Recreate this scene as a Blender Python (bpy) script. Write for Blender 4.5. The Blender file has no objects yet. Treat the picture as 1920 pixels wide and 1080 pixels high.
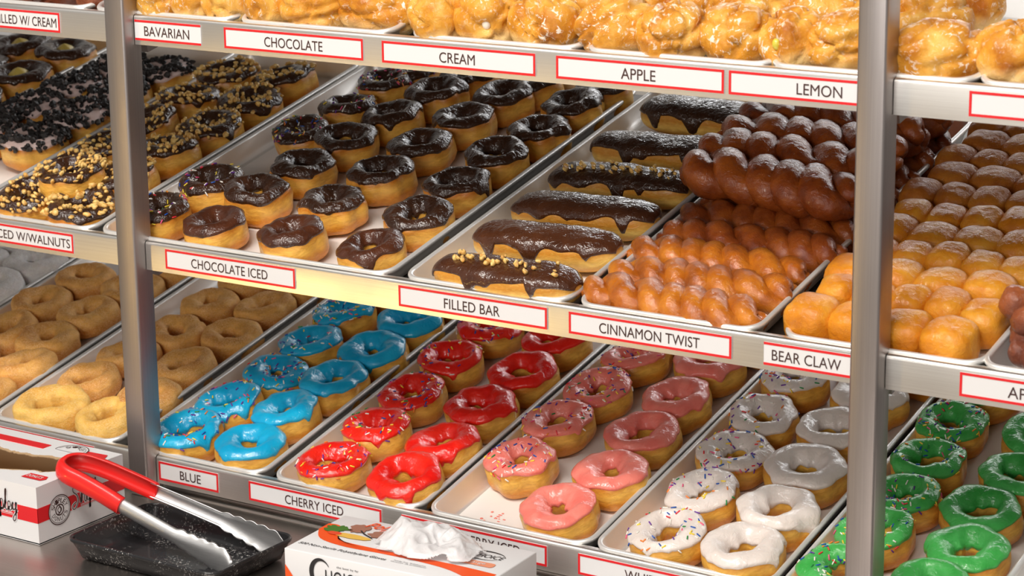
import bpy, math, random
import numpy as np
from mathutils import Matrix, Vector, noise as mnoise

S = bpy.context.scene
C = S.collection
R = math.radians

# ------------------------------------------------------------------ camera, world, lights, exposure
cam_d = bpy.data.cameras.new('camera'); cam = bpy.data.objects.new('camera', cam_d); C.objects.link(cam)
CAM = Vector((2.05, -2.2, 1.98))
yaw, pitch, roll = R(-33.6430), R(14.1477), R(-0.6734)
F = Vector((math.sin(yaw)*math.cos(pitch), math.cos(yaw)*math.cos(pitch), -math.sin(pitch)))
Rt = Vector((math.cos(yaw), -math.sin(yaw), 0)); Up = Rt.cross(F)
R2 = Rt*math.cos(roll)+Up*math.sin(roll); U2 = -Rt*math.sin(roll)+Up*math.cos(roll)
cam.matrix_world = Matrix(((R2.x, U2.x, -F.x, CAM.x), (R2.y, U2.y, -F.y, CAM.y), (R2.z, U2.z, -F.z, CAM.z), (0, 0, 0, 1)))
cam_d.lens = 81.957; cam_d.sensor_width = 36; cam_d.clip_start = 0.05
cam_d.dof.use_dof = True; cam_d.dof.focus_distance = 2.85; cam_d.dof.aperture_fstop = 11
S.camera = cam
S.view_settings.view_transform = 'Standard'; S.view_settings.look = 'None'
S.view_settings.gamma = 1; S.view_settings.use_curve_mapping = False
S.view_settings.exposure = 0.12

w = bpy.data.worlds.new('world'); S.world = w; w.use_nodes = True
nt = w.node_tree; bg = nt.nodes['Background']
tc = nt.nodes.new('ShaderNodeTexCoord'); sp = nt.nodes.new('ShaderNodeSeparateXYZ'); rp = nt.nodes.new('ShaderNodeValToRGB')
nt.links.new(tc.outputs['Generated'], sp.inputs[0])
mr = nt.nodes.new('ShaderNodeMapRange'); mr.inputs['From Min'].default_value = -1; mr.inputs['From Max'].default_value = 1
nt.links.new(sp.outputs['Z'], mr.inputs['Value']); nt.links.new(mr.outputs[0], rp.inputs[0]); nt.links.new(rp.outputs[0], bg.inputs[0])
rp.color_ramp.elements[0].color = (.95, .88, .81, 1); rp.color_ramp.elements[0].position = .3
rp.color_ramp.elements[1].color = (.62, .59, .56, 1); rp.color_ramp.elements[1].position = .62
bg.inputs[1].default_value = 0.42

def area(name, loc, target, sx, sy, power, col):
    l = bpy.data.lights.new(name, 'AREA'); l.shape = 'RECTANGLE'; l.size = sx; l.size_y = sy; l.energy = power; l.color = col
    o = bpy.data.objects.new(name, l); C.objects.link(o); o.location = loc
    o.rotation_euler = (Vector(target)-Vector(loc)).to_track_quat('-Z', 'Y').to_euler()
    return o
area('ceiling_strip_light', (0.1, -1.75, 3.9), (0.4, 0.15, 1.3), 2.4, .16, 72, (1, .94, .87))
area('ceiling_strip_light', (1.5, -2.6, 4.0), (0.8, 0.1, 1.3), 2.4, .16, 54, (1, .95, .89))
area('shop_window_light', (1.0, -4.2, 2.3), (0.6, 0.2, 1.3), 2.6, .7, 42, (1, .95, .90))
area('kitchen_strip_light', (0.6, 2.5, 2.55), (0.5, 0.3, 1.3), 3.2, .25, 21, (.97, .98, 1))
area('low_warm_lamp', (-1.22, -2.15, .70), (0.42, 0, 1.25), .18, .26, 6.0, (1, .64, .20))

# ------------------------------------------------------------------ helpers
def tag(o, label=None, cat=None, group=None, kind=None):
    if label: o['label'] = label
    if cat: o['category'] = cat
    if group: o['group'] = group
    if kind: o['kind'] = kind
    return o
def mesh(name, V, Fc, m=None, smooth=True, mi=None):
    me = bpy.data.meshes.new(name)
    me.from_pydata([tuple(map(float, v)) for v in V], [], [tuple(f) for f in Fc]); me.update()
    if m is not None:
        for x in (m if isinstance(m, (list, tuple)) else [m]): me.materials.append(x)
    if mi is not None: me.polygons.foreach_set('material_index', mi)
    if smooth: me.polygons.foreach_set('use_smooth', [True]*len(me.polygons))
    return me
def obj(name, me, parent=None, mat=None):
    o = bpy.data.objects.new(name, me); C.objects.link(o)
    if parent is not None: o.parent = parent
    if mat is not None: o.matrix_local = mat
    return o
def empty(name, M=None):
    o = bpy.data.objects.new(name, None); C.objects.link(o); o.empty_display_size = .02
    if M is not None: o.matrix_world = M
    return o
class MB:
    def __init__(s): s.V = []; s.F = []; s.mi = []
    def add(s, V, Fc, m=0):
        k = len(s.V); s.V += [tuple(v) for v in V]; s.F += [tuple(i+k for i in f) for f in Fc]; s.mi += [m]*len(Fc)
    def box(s, x0, x1, y0, y1, z0, z1, m=0):
        s.add([(x0,y0,z0),(x1,y0,z0),(x1,y1,z0),(x0,y1,z0),(x0,y0,z1),(x1,y0,z1),(x1,y1,z1),(x0,y1,z1)],
              [(0,3,2,1),(4,5,6,7),(0,1,5,4),(1,2,6,5),(2,3,7,6),(3,0,4,7)], m)
    def tube(s, P, r, n=10, m=0, cap=True):
        P = [Vector(p) for p in P]; rr = r if isinstance(r, (list, tuple)) else [r]*len(P)
        V = []; up = Vector((0, 0, 1)); 
        for i, p in enumerate(P):
            t = (P[min(i+1, len(P)-1)]-P[max(i-1, 0)]).normalized()
            a = t.cross(up); a = a.normalized() if a.length > 1e-3 else t.cross(Vector((0,1,0))).normalized()
            b = a.cross(t)
            for k in range(n):
                q = 2*math.pi*k/n; V.append(p+(a*math.cos(q)+b*math.sin(q))*rr[i])
        Fc = [(i*n+k, i*n+(k+1) % n, (i+1)*n+(k+1) % n, (i+1)*n+k) for i in range(len(P)-1) for k in range(n)]
        if cap: Fc += [tuple(range(n-1, -1, -1)), tuple((len(P)-1)*n+k for k in range(n))]
        s.add(V, Fc, m)
    def mesh(s, name, m, smooth=False): return mesh(name, s.V, s.F, m, smooth, s.mi)
def bevel(o, w_, seg=3, ang=35):
    b = o.modifiers.new('bevel', 'BEVEL'); b.width = w_; b.segments = seg; b.limit_method = 'ANGLE'; b.angle_limit = R(ang)
    for p in o.data.polygons: p.use_smooth = True
    return o
def auto_smooth(me): me.polygons.foreach_set('use_smooth', [True]*len(me.polygons))

# ------------------------------------------------------------------ materials
def new_mat(name):
    m = bpy.data.materials.new(name); m.use_nodes = True
    return m, m.node_tree, m.node_tree.nodes['Principled BSDF']
def node(t, kind, **kw):
    n = t.nodes.new(kind)
    for k, v in kw.items(): n.inputs[k.replace('_', ' ')].default_value = v
    return n
def ramp(t, fac, stops):
    r = t.nodes.new('ShaderNodeValToRGB'); t.links.new(fac, r.inputs[0])
    e = r.color_ramp.elements
    while len(e) < len(stops): e.new(.5)
    for x, (p, c) in zip(e, stops): x.position = p; x.color = tuple(c)+(1,)
    return r.outputs[0]
def coords(t, scale=(1, 1, 1), rnd=True):
    tc = t.nodes.new('ShaderNodeTexCoord'); mp = t.nodes.new('ShaderNodeMapping'); mp.inputs['Scale'].default_value = scale
    if rnd:
        oi = t.nodes.new('ShaderNodeObjectInfo'); ml = t.nodes.new('ShaderNodeMath'); ml.operation = 'MULTIPLY'; ml.inputs[1].default_value = 7.3
        ad = t.nodes.new('ShaderNodeVectorMath'); ad.operation = 'ADD'
        t.links.new(oi.outputs['Random'], ml.inputs[0]); t.links.new(tc.outputs['Object'], ad.inputs[0]); t.links.new(ml.outputs[0], ad.inputs[1])
        t.links.new(ad.outputs[0], mp.inputs['Vector'])
    else: t.links.new(tc.outputs['Object'], mp.inputs['Vector'])
    return tc, mp.outputs[0]
def noise_t(t, vec, scale, detail=4, rough=.55, dist=0):
    n = t.nodes.new('ShaderNodeTexNoise'); n.inputs['Scale'].default_value = scale; n.inputs['Detail'].default_value = detail
    n.inputs['Roughness'].default_value = rough; n.inputs['Distortion'].default_value = dist
    t.links.new(vec, n.inputs['Vector']); return n.outputs[0]
def bump(t, b, fac, strength, dist, prev=None):
    n = t.nodes.new('ShaderNodeBump'); n.inputs['Strength'].default_value = strength; n.inputs['Distance'].default_value = dist
    t.links.new(fac, n.inputs['Height'])
    if prev is not None: t.links.new(prev, n.inputs['Normal'])
    if b is not None: t.links.new(n.outputs[0], b.inputs['Normal'])
    return n.outputs[0]
def mix(t, fac, a, b_, mode='MIX'):
    n = t.nodes.new('ShaderNodeMix'); n.data_type = 'RGBA'; n.blend_type = mode
    for i, v in ((0, fac), (6, a), (7, b_)):
        if isinstance(v, (int, float)): n.inputs[i].default_value = v
        elif isinstance(v, tuple): n.inputs[i].default_value = v+(1,)
        else: t.links.new(v, n.inputs[i])
    return n.outputs[2]
def plain(name, col, rough=.5, metal=0, coat=0, spec=.5):
    m, t, b = new_mat(name); b.inputs['Base Color'].default_value = tuple(col)+(1,); b.inputs['Roughness'].default_value = rough
    b.inputs['Metallic'].default_value = metal; b.inputs['Coat Weight'].default_value = coat; b.inputs['Specular IOR Level'].default_value = spec
    return m
def steel(name, col, axis, rough=.28):
    m, t, b = new_mat(name)
    sc = [900, 900, 900]; sc[axis] = 6
    tc, v = coords(t, tuple(sc), False)
    g = noise_t(t, v, 1, 3, .6)
    tc2, v2 = coords(t, (1, 1, 1), False); big = noise_t(t, v2, 3.5, 3, .5)
    c = ramp(t, g, [(.3, [x*.86 for x in col]), (.7, [min(1, x*1.08) for x in col])])
    c = mix(t, big, c, tuple(x*.8 for x in col)); t.links.new(c, b.inputs['Base Color'])
    b.inputs['Metallic'].default_value = 1
    t.links.new(ramp(t, big, [(.3, (rough,)*3), (.75, (rough*1.5,)*3)]), b.inputs['Roughness'])
    bump(t, b, g, .12, .0004)
    return m
M_RAIL = steel('brushed_steel_rail', (.95, .92, .88), 0, .30)
M_POST = steel('brushed_steel_post', (.46, .42, .41), 2, .36)
M_DECK = steel('shelf_steel', (.30, .28, .26), 0, .4)
M_COUNTER = steel('counter_steel', (.56, .51, .47), 0, .30)
M_PAN = plain('pan_aluminium', (.86, .84, .81), .36, .55)
def dough_mat(name, top, side, pale, hi=.022, coat=.25, rough=.38, sugar=None, lowz=.004):
    # crust dark on the top and bottom faces, pale proof line round the waist
    m, t, b = new_mat(name); tc, v = coords(t)
    sx = t.nodes.new('ShaderNodeSeparateXYZ'); t.links.new(tc.outputs['Object'], sx.inputs[0])
    mpz = t.nodes.new('ShaderNodeMapping'); mpz.inputs['Scale'].default_value = (1, 1, 2.4); t.links.new(v, mpz.inputs['Vector']); v = mpz.outputs[0]
    n1 = noise_t(t, v, 60, 4, .62, .4); n2 = noise_t(t, v, 190, 3, .6); n3 = noise_t(t, v, 22, 2, .5)
    ma = t.nodes.new('ShaderNodeMath'); ma.operation = 'MULTIPLY_ADD'; ma.inputs[1].default_value = .014; t.links.new(n3, ma.inputs[0]); t.links.new(sx.outputs['Z'], ma.inputs[2])
    mr = t.nodes.new('ShaderNodeMapRange'); mr.inputs['From Min'].default_value = lowz; mr.inputs['From Max'].default_value = lowz+hi*1.7; t.links.new(ma.outputs[0], mr.inputs['Value'])
    c = ramp(t, mr.outputs[0], [(0, side), (.32, side), (.5, pale), (.62, pale), (.85, top), (1, top)])
    c = mix(t, ramp(t, n1, [(.35, (0, 0, 0)), (.7, (.55, .55, .55))]), c, tuple(x*.62 for x in side))
    c = mix(t, ramp(t, n2, [(.5, (0, 0, 0)), (.8, (.25, .25, .25))]), c, tuple(min(1, x*1.25) for x in pale))
    if sugar:
        n4 = noise_t(t, v, 520, 2, .7); n5 = noise_t(t, v, 35, 3, .6)
        f = ramp(t, n4, [(.46, (0, 0, 0)), (.60, (.85, .85, .85))])
        f2 = ramp(t, n5, [(.3, (.25,)*3), (.65, (1, 1, 1))])
        c = mix(t, mix(t, 1.0, f, f2, 'MULTIPLY'), c, sugar)
    t.links.new(c, b.inputs['Base Color']); b.inputs['Roughness'].default_value = rough
    b.inputs['Coat Weight'].default_value = coat; b.inputs['Coat Roughness'].default_value = .25
    b.inputs['Subsurface Weight'].default_value = .12; b.inputs['Subsurface Radius'].default_value = (.01, .005, .002); b.inputs['Subsurface Scale'].default_value = .6
    p = bump(t, None, n1, .7, .0020)
    bump(t, b, noise_t(t, v, 420 if sugar else 260, 3, .65), .55 if sugar else .25, .0007, p)
    return m
def icing_mat(name, col, col2, rough=.16, wr=.6, coat=.8, sss=.08, flat=.25):
    m, t, b = new_mat(name); tc, v = coords(t)
    n1 = noise_t(t, v, 34, 3, .5, .6); n2 = noise_t(t, v, 125, 3, .5, 1.4); n3 = noise_t(t, v, 260, 2, .6)
    c = mix(t, ramp(t, n1, [(.35, (0, 0, 0)), (.7, (1, 1, 1))]), col, col2)
    t.links.new(c, b.inputs['Base Color']); b.inputs['Roughness'].default_value = rough+.16; b.inputs['Specular IOR Level'].default_value = .25
    b.inputs['Coat Weight'].default_value = coat; b.inputs['Coat Roughness'].default_value = rough*.45
    b.inputs['Subsurface Weight'].default_value = sss; b.inputs['Subsurface Radius'].default_value = (.008, .004, .003); b.inputs['Subsurface Scale'].default_value = .5
    p = bump(t, None, n1, wr*.5, .006)
    p = bump(t, None, n2, wr, .0022, p)
    nn = bump(t, b, n3, .08, .0005, p)
    t.links.new(nn, b.inputs['Coat Normal'])
    return m
D_YEAST = dough_mat('yeast_dough', (.58, .18, .013), (.74, .27, .018), (.95, .55, .10), hi=.028)
D_GOLD = dough_mat('bar_dough', (.64, .26, .025), (.80, .38, .04), (.95, .62, .16), hi=.022)
D_CINN = dough_mat('sugared_dough', (.48, .14, .010), (.68, .25, .020), (.84, .44, .09), hi=.034, coat=0, rough=.7, sugar=(.90, .56, .28))
D_SUGAR = dough_mat('sugared_dough_pale', (.74, .32, .035), (.86, .44, .05), (.92, .56, .12), hi=.034, coat=0, rough=.7, sugar=(.88, .62, .28))
D_POWDER = dough_mat('powdered_dough', (.72, .68, .66), (.80, .76, .74), (.86, .82, .80), coat=0, rough=.9, sugar=(.95, .93, .92))
I_CHOC = icing_mat('chocolate_icing', (.030, .0105, .0045), (.055, .019, .008), .15, .9, .9, 0)
I_CHOCF = icing_mat('chocolate_icing_thin', (.085, .024, .009), (.045, .013, .006), .2, .6, .7, 0)
I_BLUE = icing_mat('blue_icing', (.004, .36, .64), (.012, .46, .74), .16, .4, .7)
I_RED = icing_mat('cherry_icing', (.78, .010, .006), (.90, .030, .014), .14, .45, .75)
I_PINK = icing_mat('strawberry_icing', (.86, .19, .15), (.92, .28, .22), .18, .45, .6)
I_WHITE = icing_mat('white_icing', (.76, .67, .61), (.82, .74, .69), .18, .45, .6)
I_GREEN = icing_mat('green_icing', (.045, .38, .065), (.09, .50, .12), .18, .5, .6)
I_OREO = icing_mat('pale_pink_icing', (.80, .60, .56), (.84, .66, .62), .25, .5, .4)
SPR = [plain('sprinkle_'+n, c, .3) for n, c in (('white', (.92, .88, .80)), ('blue', (.01, .09, .42)), ('purple', (.13, .02, .30)), ('red', (.75, .02, .03)),
       ('yellow', (.93, .68, .05)), ('green', (.02, .26, .06)), ('orange', (.90, .24, .03)), ('pink', (.85, .10, .25)))]
def chunk_mat(name, a, b_, rough=.5):
    m, t, b = new_mat(name); tc, v = coords(t); n = noise_t(t, v, 160, 3, .6)
    t.links.new(ramp(t, n, [(.35, a), (.65, b_)]), b.inputs['Base Color']); b.inputs['Roughness'].default_value = rough
    bump(t, b, noise_t(t, v, 500, 3, .6), .4, .0006); return m
M_NUT = chunk_mat('walnut_pieces', (.60, .28, .05), (.94, .68, .24), .45)
M_OREO = chunk_mat('black_cookie_crumbs', (.006, .005, .005), (.030, .024, .022), .5)
M_WHITE = plain('paper_white', (.76, .755, .76), .5)
M_RED = plain('print_red', (.72, .012, .018), .45)
M_BLACK = plain('print_dark_brown', (.055, .022, .020), .5)
M_INK = plain('print_black', (.02, .018, .02), .5)
M_ORANGE = plain('print_orange', (.86, .09, .008), .45)
M_KRAFT = plain('kraft_card', (.50, .33, .18), .8)

# ------------------------------------------------------------------ the setting
def struct(name, V0, V1, m):
    b = MB(); b.box(V0[0], V1[0], V0[1], V1[1], V0[2], V1[2]); o = obj(name, b.mesh(name, m)); o['kind'] = 'structure'; return o
def wall_material():
    m, t, b = new_mat('painted_wall'); tc, v = coords(t, (1, 1, 1), False); n = noise_t(t, v, 6, 4, .6)
    t.links.new(ramp(t, n, [(.3, (.62, .59, .55)), (.7, (.74, .71, .67))]), b.inputs['Base Color']); b.inputs['Roughness'].default_value = .8; return m
def floor_material():
    m, t, b = new_mat('quarry_tile_floor'); tc, v = coords(t, (1, 1, 1), False)
    br = t.nodes.new('ShaderNodeTexBrick'); br.offset = 0; br.inputs['Scale'].default_value = 1; br.inputs['Brick Width'].default_value = .2; br.inputs['Row Height'].default_value = .2
    br.inputs['Color1'].default_value = (.56, .49, .42, 1); br.inputs['Color2'].default_value = (.50, .44, .38, 1); br.inputs['Mortar'].default_value = (.30, .27, .24, 1); br.inputs['Mortar Size'].default_value = .006
    t.links.new(v, br.inputs['Vector']); t.links.new(br.outputs[0], b.inputs['Base Color']); b.inputs['Roughness'].default_value = .5; return m
M_WALL = wall_material()
struct('floor', (-6.5, -7.0, -.05), (4.6, 3.2, 0), floor_material())
struct('wall_back', (-3.2, 3.2, 0), (4.6, 3.3, 3.0), M_WALL)

# ------------------------------------------------------------------ shelf frames
T = R(13.3); cT, sT = math.cos(T), math.sin(T)
ZT = {'top': 1.5987, 'mid': 1.3031, 'bot': 1.0094}
def frame(shelf, x, v, n, spin=0, tilt=(0, 0)):
    return (Matrix.Translation((x, v*cT-n*sT, ZT[shelf]+v*sT+n*cT)) @ Matrix.Rotation(T, 4, 'X') @ Matrix.Rotation(tilt[0], 4, 'X')
            @ Matrix.Rotation(tilt[1], 4, 'Y') @ Matrix.Rotation(spin, 4, 'Z'))
PT = .0275          # pan depth
NB = -PT+.0022      # resting height inside the pans

# ------------------------------------------------------------------ counter and rack
CZ = .955
cn = empty('counter', Matrix.Translation((.5, -.2, 0))); tag(cn, 'brushed stainless steel counter under the doughnut rack', 'counter')
b = MB(); b.box(-2.0, 2.2, -.42, .92, -.04, 0); bevel(obj('worktop', b.mesh('worktop', M_COUNTER), cn, Matrix.Translation((0, 0, CZ))), .006)
b = MB()
for y, r in ((.012, .0035), (.030, .0060)):
    b.tube([(-2.0, y+.2, CZ), (2.2, y+.2, CZ)], r, 16)
obj('raised_bead', b.mesh('raised_bead', M_RAIL, True), cn)
b = MB(); b.box(-1.96, 2.16, -.36, .85, 0.1, CZ-.045); b.box(-1.9, 2.1, -.30, .8, .001, .1)
obj('cabinet', b.mesh('cabinet', M_DECK), cn)

rk = empty('display_rack', Matrix.Translation((.52, 0, CZ))); tag(rk, 'stainless steel display rack with three sloping shelves on square posts', 'rack')
inv = rk.matrix_world.inverted()
POSTX = [-1.068, -.004, 1.0445, 2.11]
for i, x in enumerate(POSTX):
    hw = .0165
    for y0, y1, ht in ((-.0195, .014, 1.0), (.70, .733, 1.15)):
        b = MB(); b.box(x-hw, x+hw, y0, y1, CZ, CZ+ht)
        bevel(obj('post', b.mesh('post', M_POST), rk, inv), .0035)
for s in ZT:
    z = ZT[s]
    for i in range(3):
        x0 = POSTX[i]+.0172; x1 = POSTX[i+1]-.0172
        # rounded channel profile swept along x: face, rounded top edge, return flange
        prof = [(.010, -.0385), (.0, -.0385), (0, -.005)]+[(.005-.005*math.cos(a), -.005+.005*math.sin(a)) for a in (.4, .8, 1.2, 1.57)]+[(.012, 0), (.012, -.004), (.0045, -.006), (.003, -.010), (.003, -.0355), (.010, -.0355)]
        V = [(x, p[0], z+p[1]) for x in (x0, x1) for p in prof]; n = len(prof)
        Fc = [(k, (k+1) % n, n+(k+1) % n, n+k) for k in range(n)]+[tuple(range(n-1, -1, -1)), tuple(range(n, 2*n))]
        me = mesh('rail', V, Fc, M_RAIL); o = obj('rail', me, rk, inv)
        e = o.modifiers.new('edge', 'EDGE_SPLIT'); e.split_angle = R(40)
        b = MB(); b.box(x0, x1, .014, .675, -.0325, -.0310)
        o = obj('shelf_deck', b.mesh('shelf_deck', M_DECK), rk, inv @ frame(s, 0, 0, 0))
    for i in range(4):
        b = MB(); b.box(POSTX[i]-.012, POSTX[i]+.012, .016, .70, -.058, -.0335)
        obj('side_bracket', b.mesh('side_bracket', M_POST), rk, inv @ frame(s, 0, 0, 0))

# ------------------------------------------------------------------ pans
def rrect(w_, l_, r, n=8):
    pts = []
    for cx, cy, a0 in ((w_-r, l_-r, 0), (r, l_-r, 90), (r, r, 180), (w_-r, r, 270)):
        for k in range(n+1):
            a = R(a0+90*k/n); pts.append((cx+r*math.cos(a), cy+r*math.sin(a)))
    return pts
def pan_mesh(w_, l_, m, depth=PT, cr=.026, rim=.0035, draft=.010, closed=True):
    prof = [(.0008, -.0045), (0, -.002)]+[(rim*(1-math.cos(a)), rim*math.sin(a)-.002) for a in (.5, 1.05, 1.57, 2.1, 2.64, 3.1)]
    prof += [(2*rim+.001, -.006), (draft*.55+2*rim, -depth*.62), (draft+2*rim-.001, -depth+.003), (draft+2*rim+.003, -depth+.0006), (draft+2*rim+.009, -depth+.0003)]
    loops = []
    for ins, z in prof:
        rr = max(.004, cr-ins); ww, ll = w_-2*ins, l_-2*ins
        loops.append([(x+ins, y+ins, z) for x, y in rrect(ww, ll, rr)])
    inner = len(loops)
    for ins, z in [(draft+2*rim+.006, -depth-.0010), (draft+2*rim-.002, -depth+.001), (draft*.55+2*rim-.0015, -depth*.62), (2*rim-.001, -.0065), (.002, -.0052)]:
        ww, ll = w_-2*ins, l_-2*ins; loops.append([(x+ins, y+ins, z) for x, y in rrect(ww, ll, max(.004, cr-ins))])
    n = len(loops[0]); V = [p for L in loops for p in L]; Fc = []
    for i in range(len(loops)-1):
        if i == inner-1: continue
        for k in range(n):
            a, b_ = i*n+k, i*n+(k+1) % n; Fc.append((a, b_, b_+n, a+n))
    Fc.append(tuple((inner-1)*n+k for k in range(n)))
    Fc.append(tuple(inner*n+n-1-k for k in range(n)))
    last = (len(loops)-1)*n
    for k in range(n): Fc.append((last+k, last+(k+1) % n, (k+1) % n, k))
    return mesh('pan', V, Fc, m)
def liner_mat(name, col, specks=None, dens=.5):
    m, t, b = new_mat(name); tc, v = coords(t); n = noise_t(t, v, 7, 4, .6)
    c = ramp(t, n, [(.3, tuple(x*.93 for x in col)), (.7, col)])
    if specks:
        n2 = noise_t(t, v, 46, 4, .62, .8); c = mix(t, ramp(t, n2, [(dens, (0, 0, 0)), (dens+.03, (1, 1, 1))]), c, specks)
    t.links.new(c, b.inputs['Base Color']); b.inputs['Roughness'].default_value = .42
    bump(t, b, noise_t(t, v, 25, 3, .5), .15, .002); return m
L_PLAIN = liner_mat('pan_floor', (.86, .81, .77))
L_TOP = liner_mat('pan_floor_with_glaze_flakes', (.84, .83, .81), (.42, .37, .33), .68)
PANW = .2385; PANL = .630
pan_small = pan_mesh(PANW, PANL, M_PAN); pan_large = pan_mesh(.482, PANL, M_PAN)
def liner_mesh(w_, m):
    ins = .0215; L = rrect(w_-2*ins, PANL-2*ins, .010)
    n = len(L); V = [(x+ins, y+ins, -PT+.0008) for x, y in L]+[(x+ins, y+ins, -PT+.0004) for x, y in L]
    return mesh('liner', V, [tuple(range(n)), tuple(range(2*n-1, n-1, -1))]+[(k, n+k, n+(k+1) % n, (k+1) % n) for k in range(n)], m, False)
LN = {('s', 0): liner_mesh(PANW, L_PLAIN), ('l', 0): liner_mesh(.482, L_PLAIN), ('s', 1): liner_mesh(PANW, L_TOP)}
def pan(shelf, x0, label, large=False, top=0):
    M = frame(shelf, x0, .0065, 0)
    t = empty('sheet_pan', M); tag(t, label, 'baking tray', 'sheet pans on the rack')
    obj('pan', pan_large if large else pan_small, t); obj('liner', LN[('l' if large else 's', top)], t)
    return t
BX = [-.803, -.557, -.309, -.0545, .197, .4425, .684, .929, 1.159]
names = ['powdered doughnuts', 'brown cinnamon doughnuts', 'cinnamon sugar doughnuts beside the left post', 'blue iced doughnuts', 'cherry red iced doughnuts', 'pink strawberry iced doughnuts', 'white iced doughnuts', 'green iced doughnuts']
for i, nme in enumerate(names):
    pan('bot', BX[i]+.003, 'narrow sheet pan on the bottom shelf holding the '+nme)
pan('bot', BX[8]+.003, 'narrow sheet pan on the bottom shelf right of the green iced doughnuts')
MX = [-.822, -.576, -.331, None, .415, .6625, .926, 1.157]
for i, nme in ((0, 'cream topped chocolate rings'), (1, 'black cookie crumb doughnuts'), (2, 'walnut chocolate doughnuts'), (4, 'filled chocolate bars'), (5, 'cinnamon twists'), (6, 'bear claws'), (7, 'dark glazed apple fritters')):
    pan('mid', MX[i]+.003, 'narrow sheet pan on the middle shelf holding the '+nme)
pan('mid', -.082, 'wide sheet pan on the middle shelf holding the plain chocolate iced rings', True)
TX = [-.315, -.073, .170, .432, .675, .906, 1.143]
for i, nme in enumerate(['dark cream filled pastries', 'glazed pastries just right of the left post', 'glazed pastries above the chocolate sign', 'glazed pastries above the cream sign', 'glazed pastries above the apple sign', 'lemon filled pastries', 'glazed pastries at the far right']):
    pan('top', TX[i]+.002, 'sheet pan on the top shelf holding the '+nme, False, 1)

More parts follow.
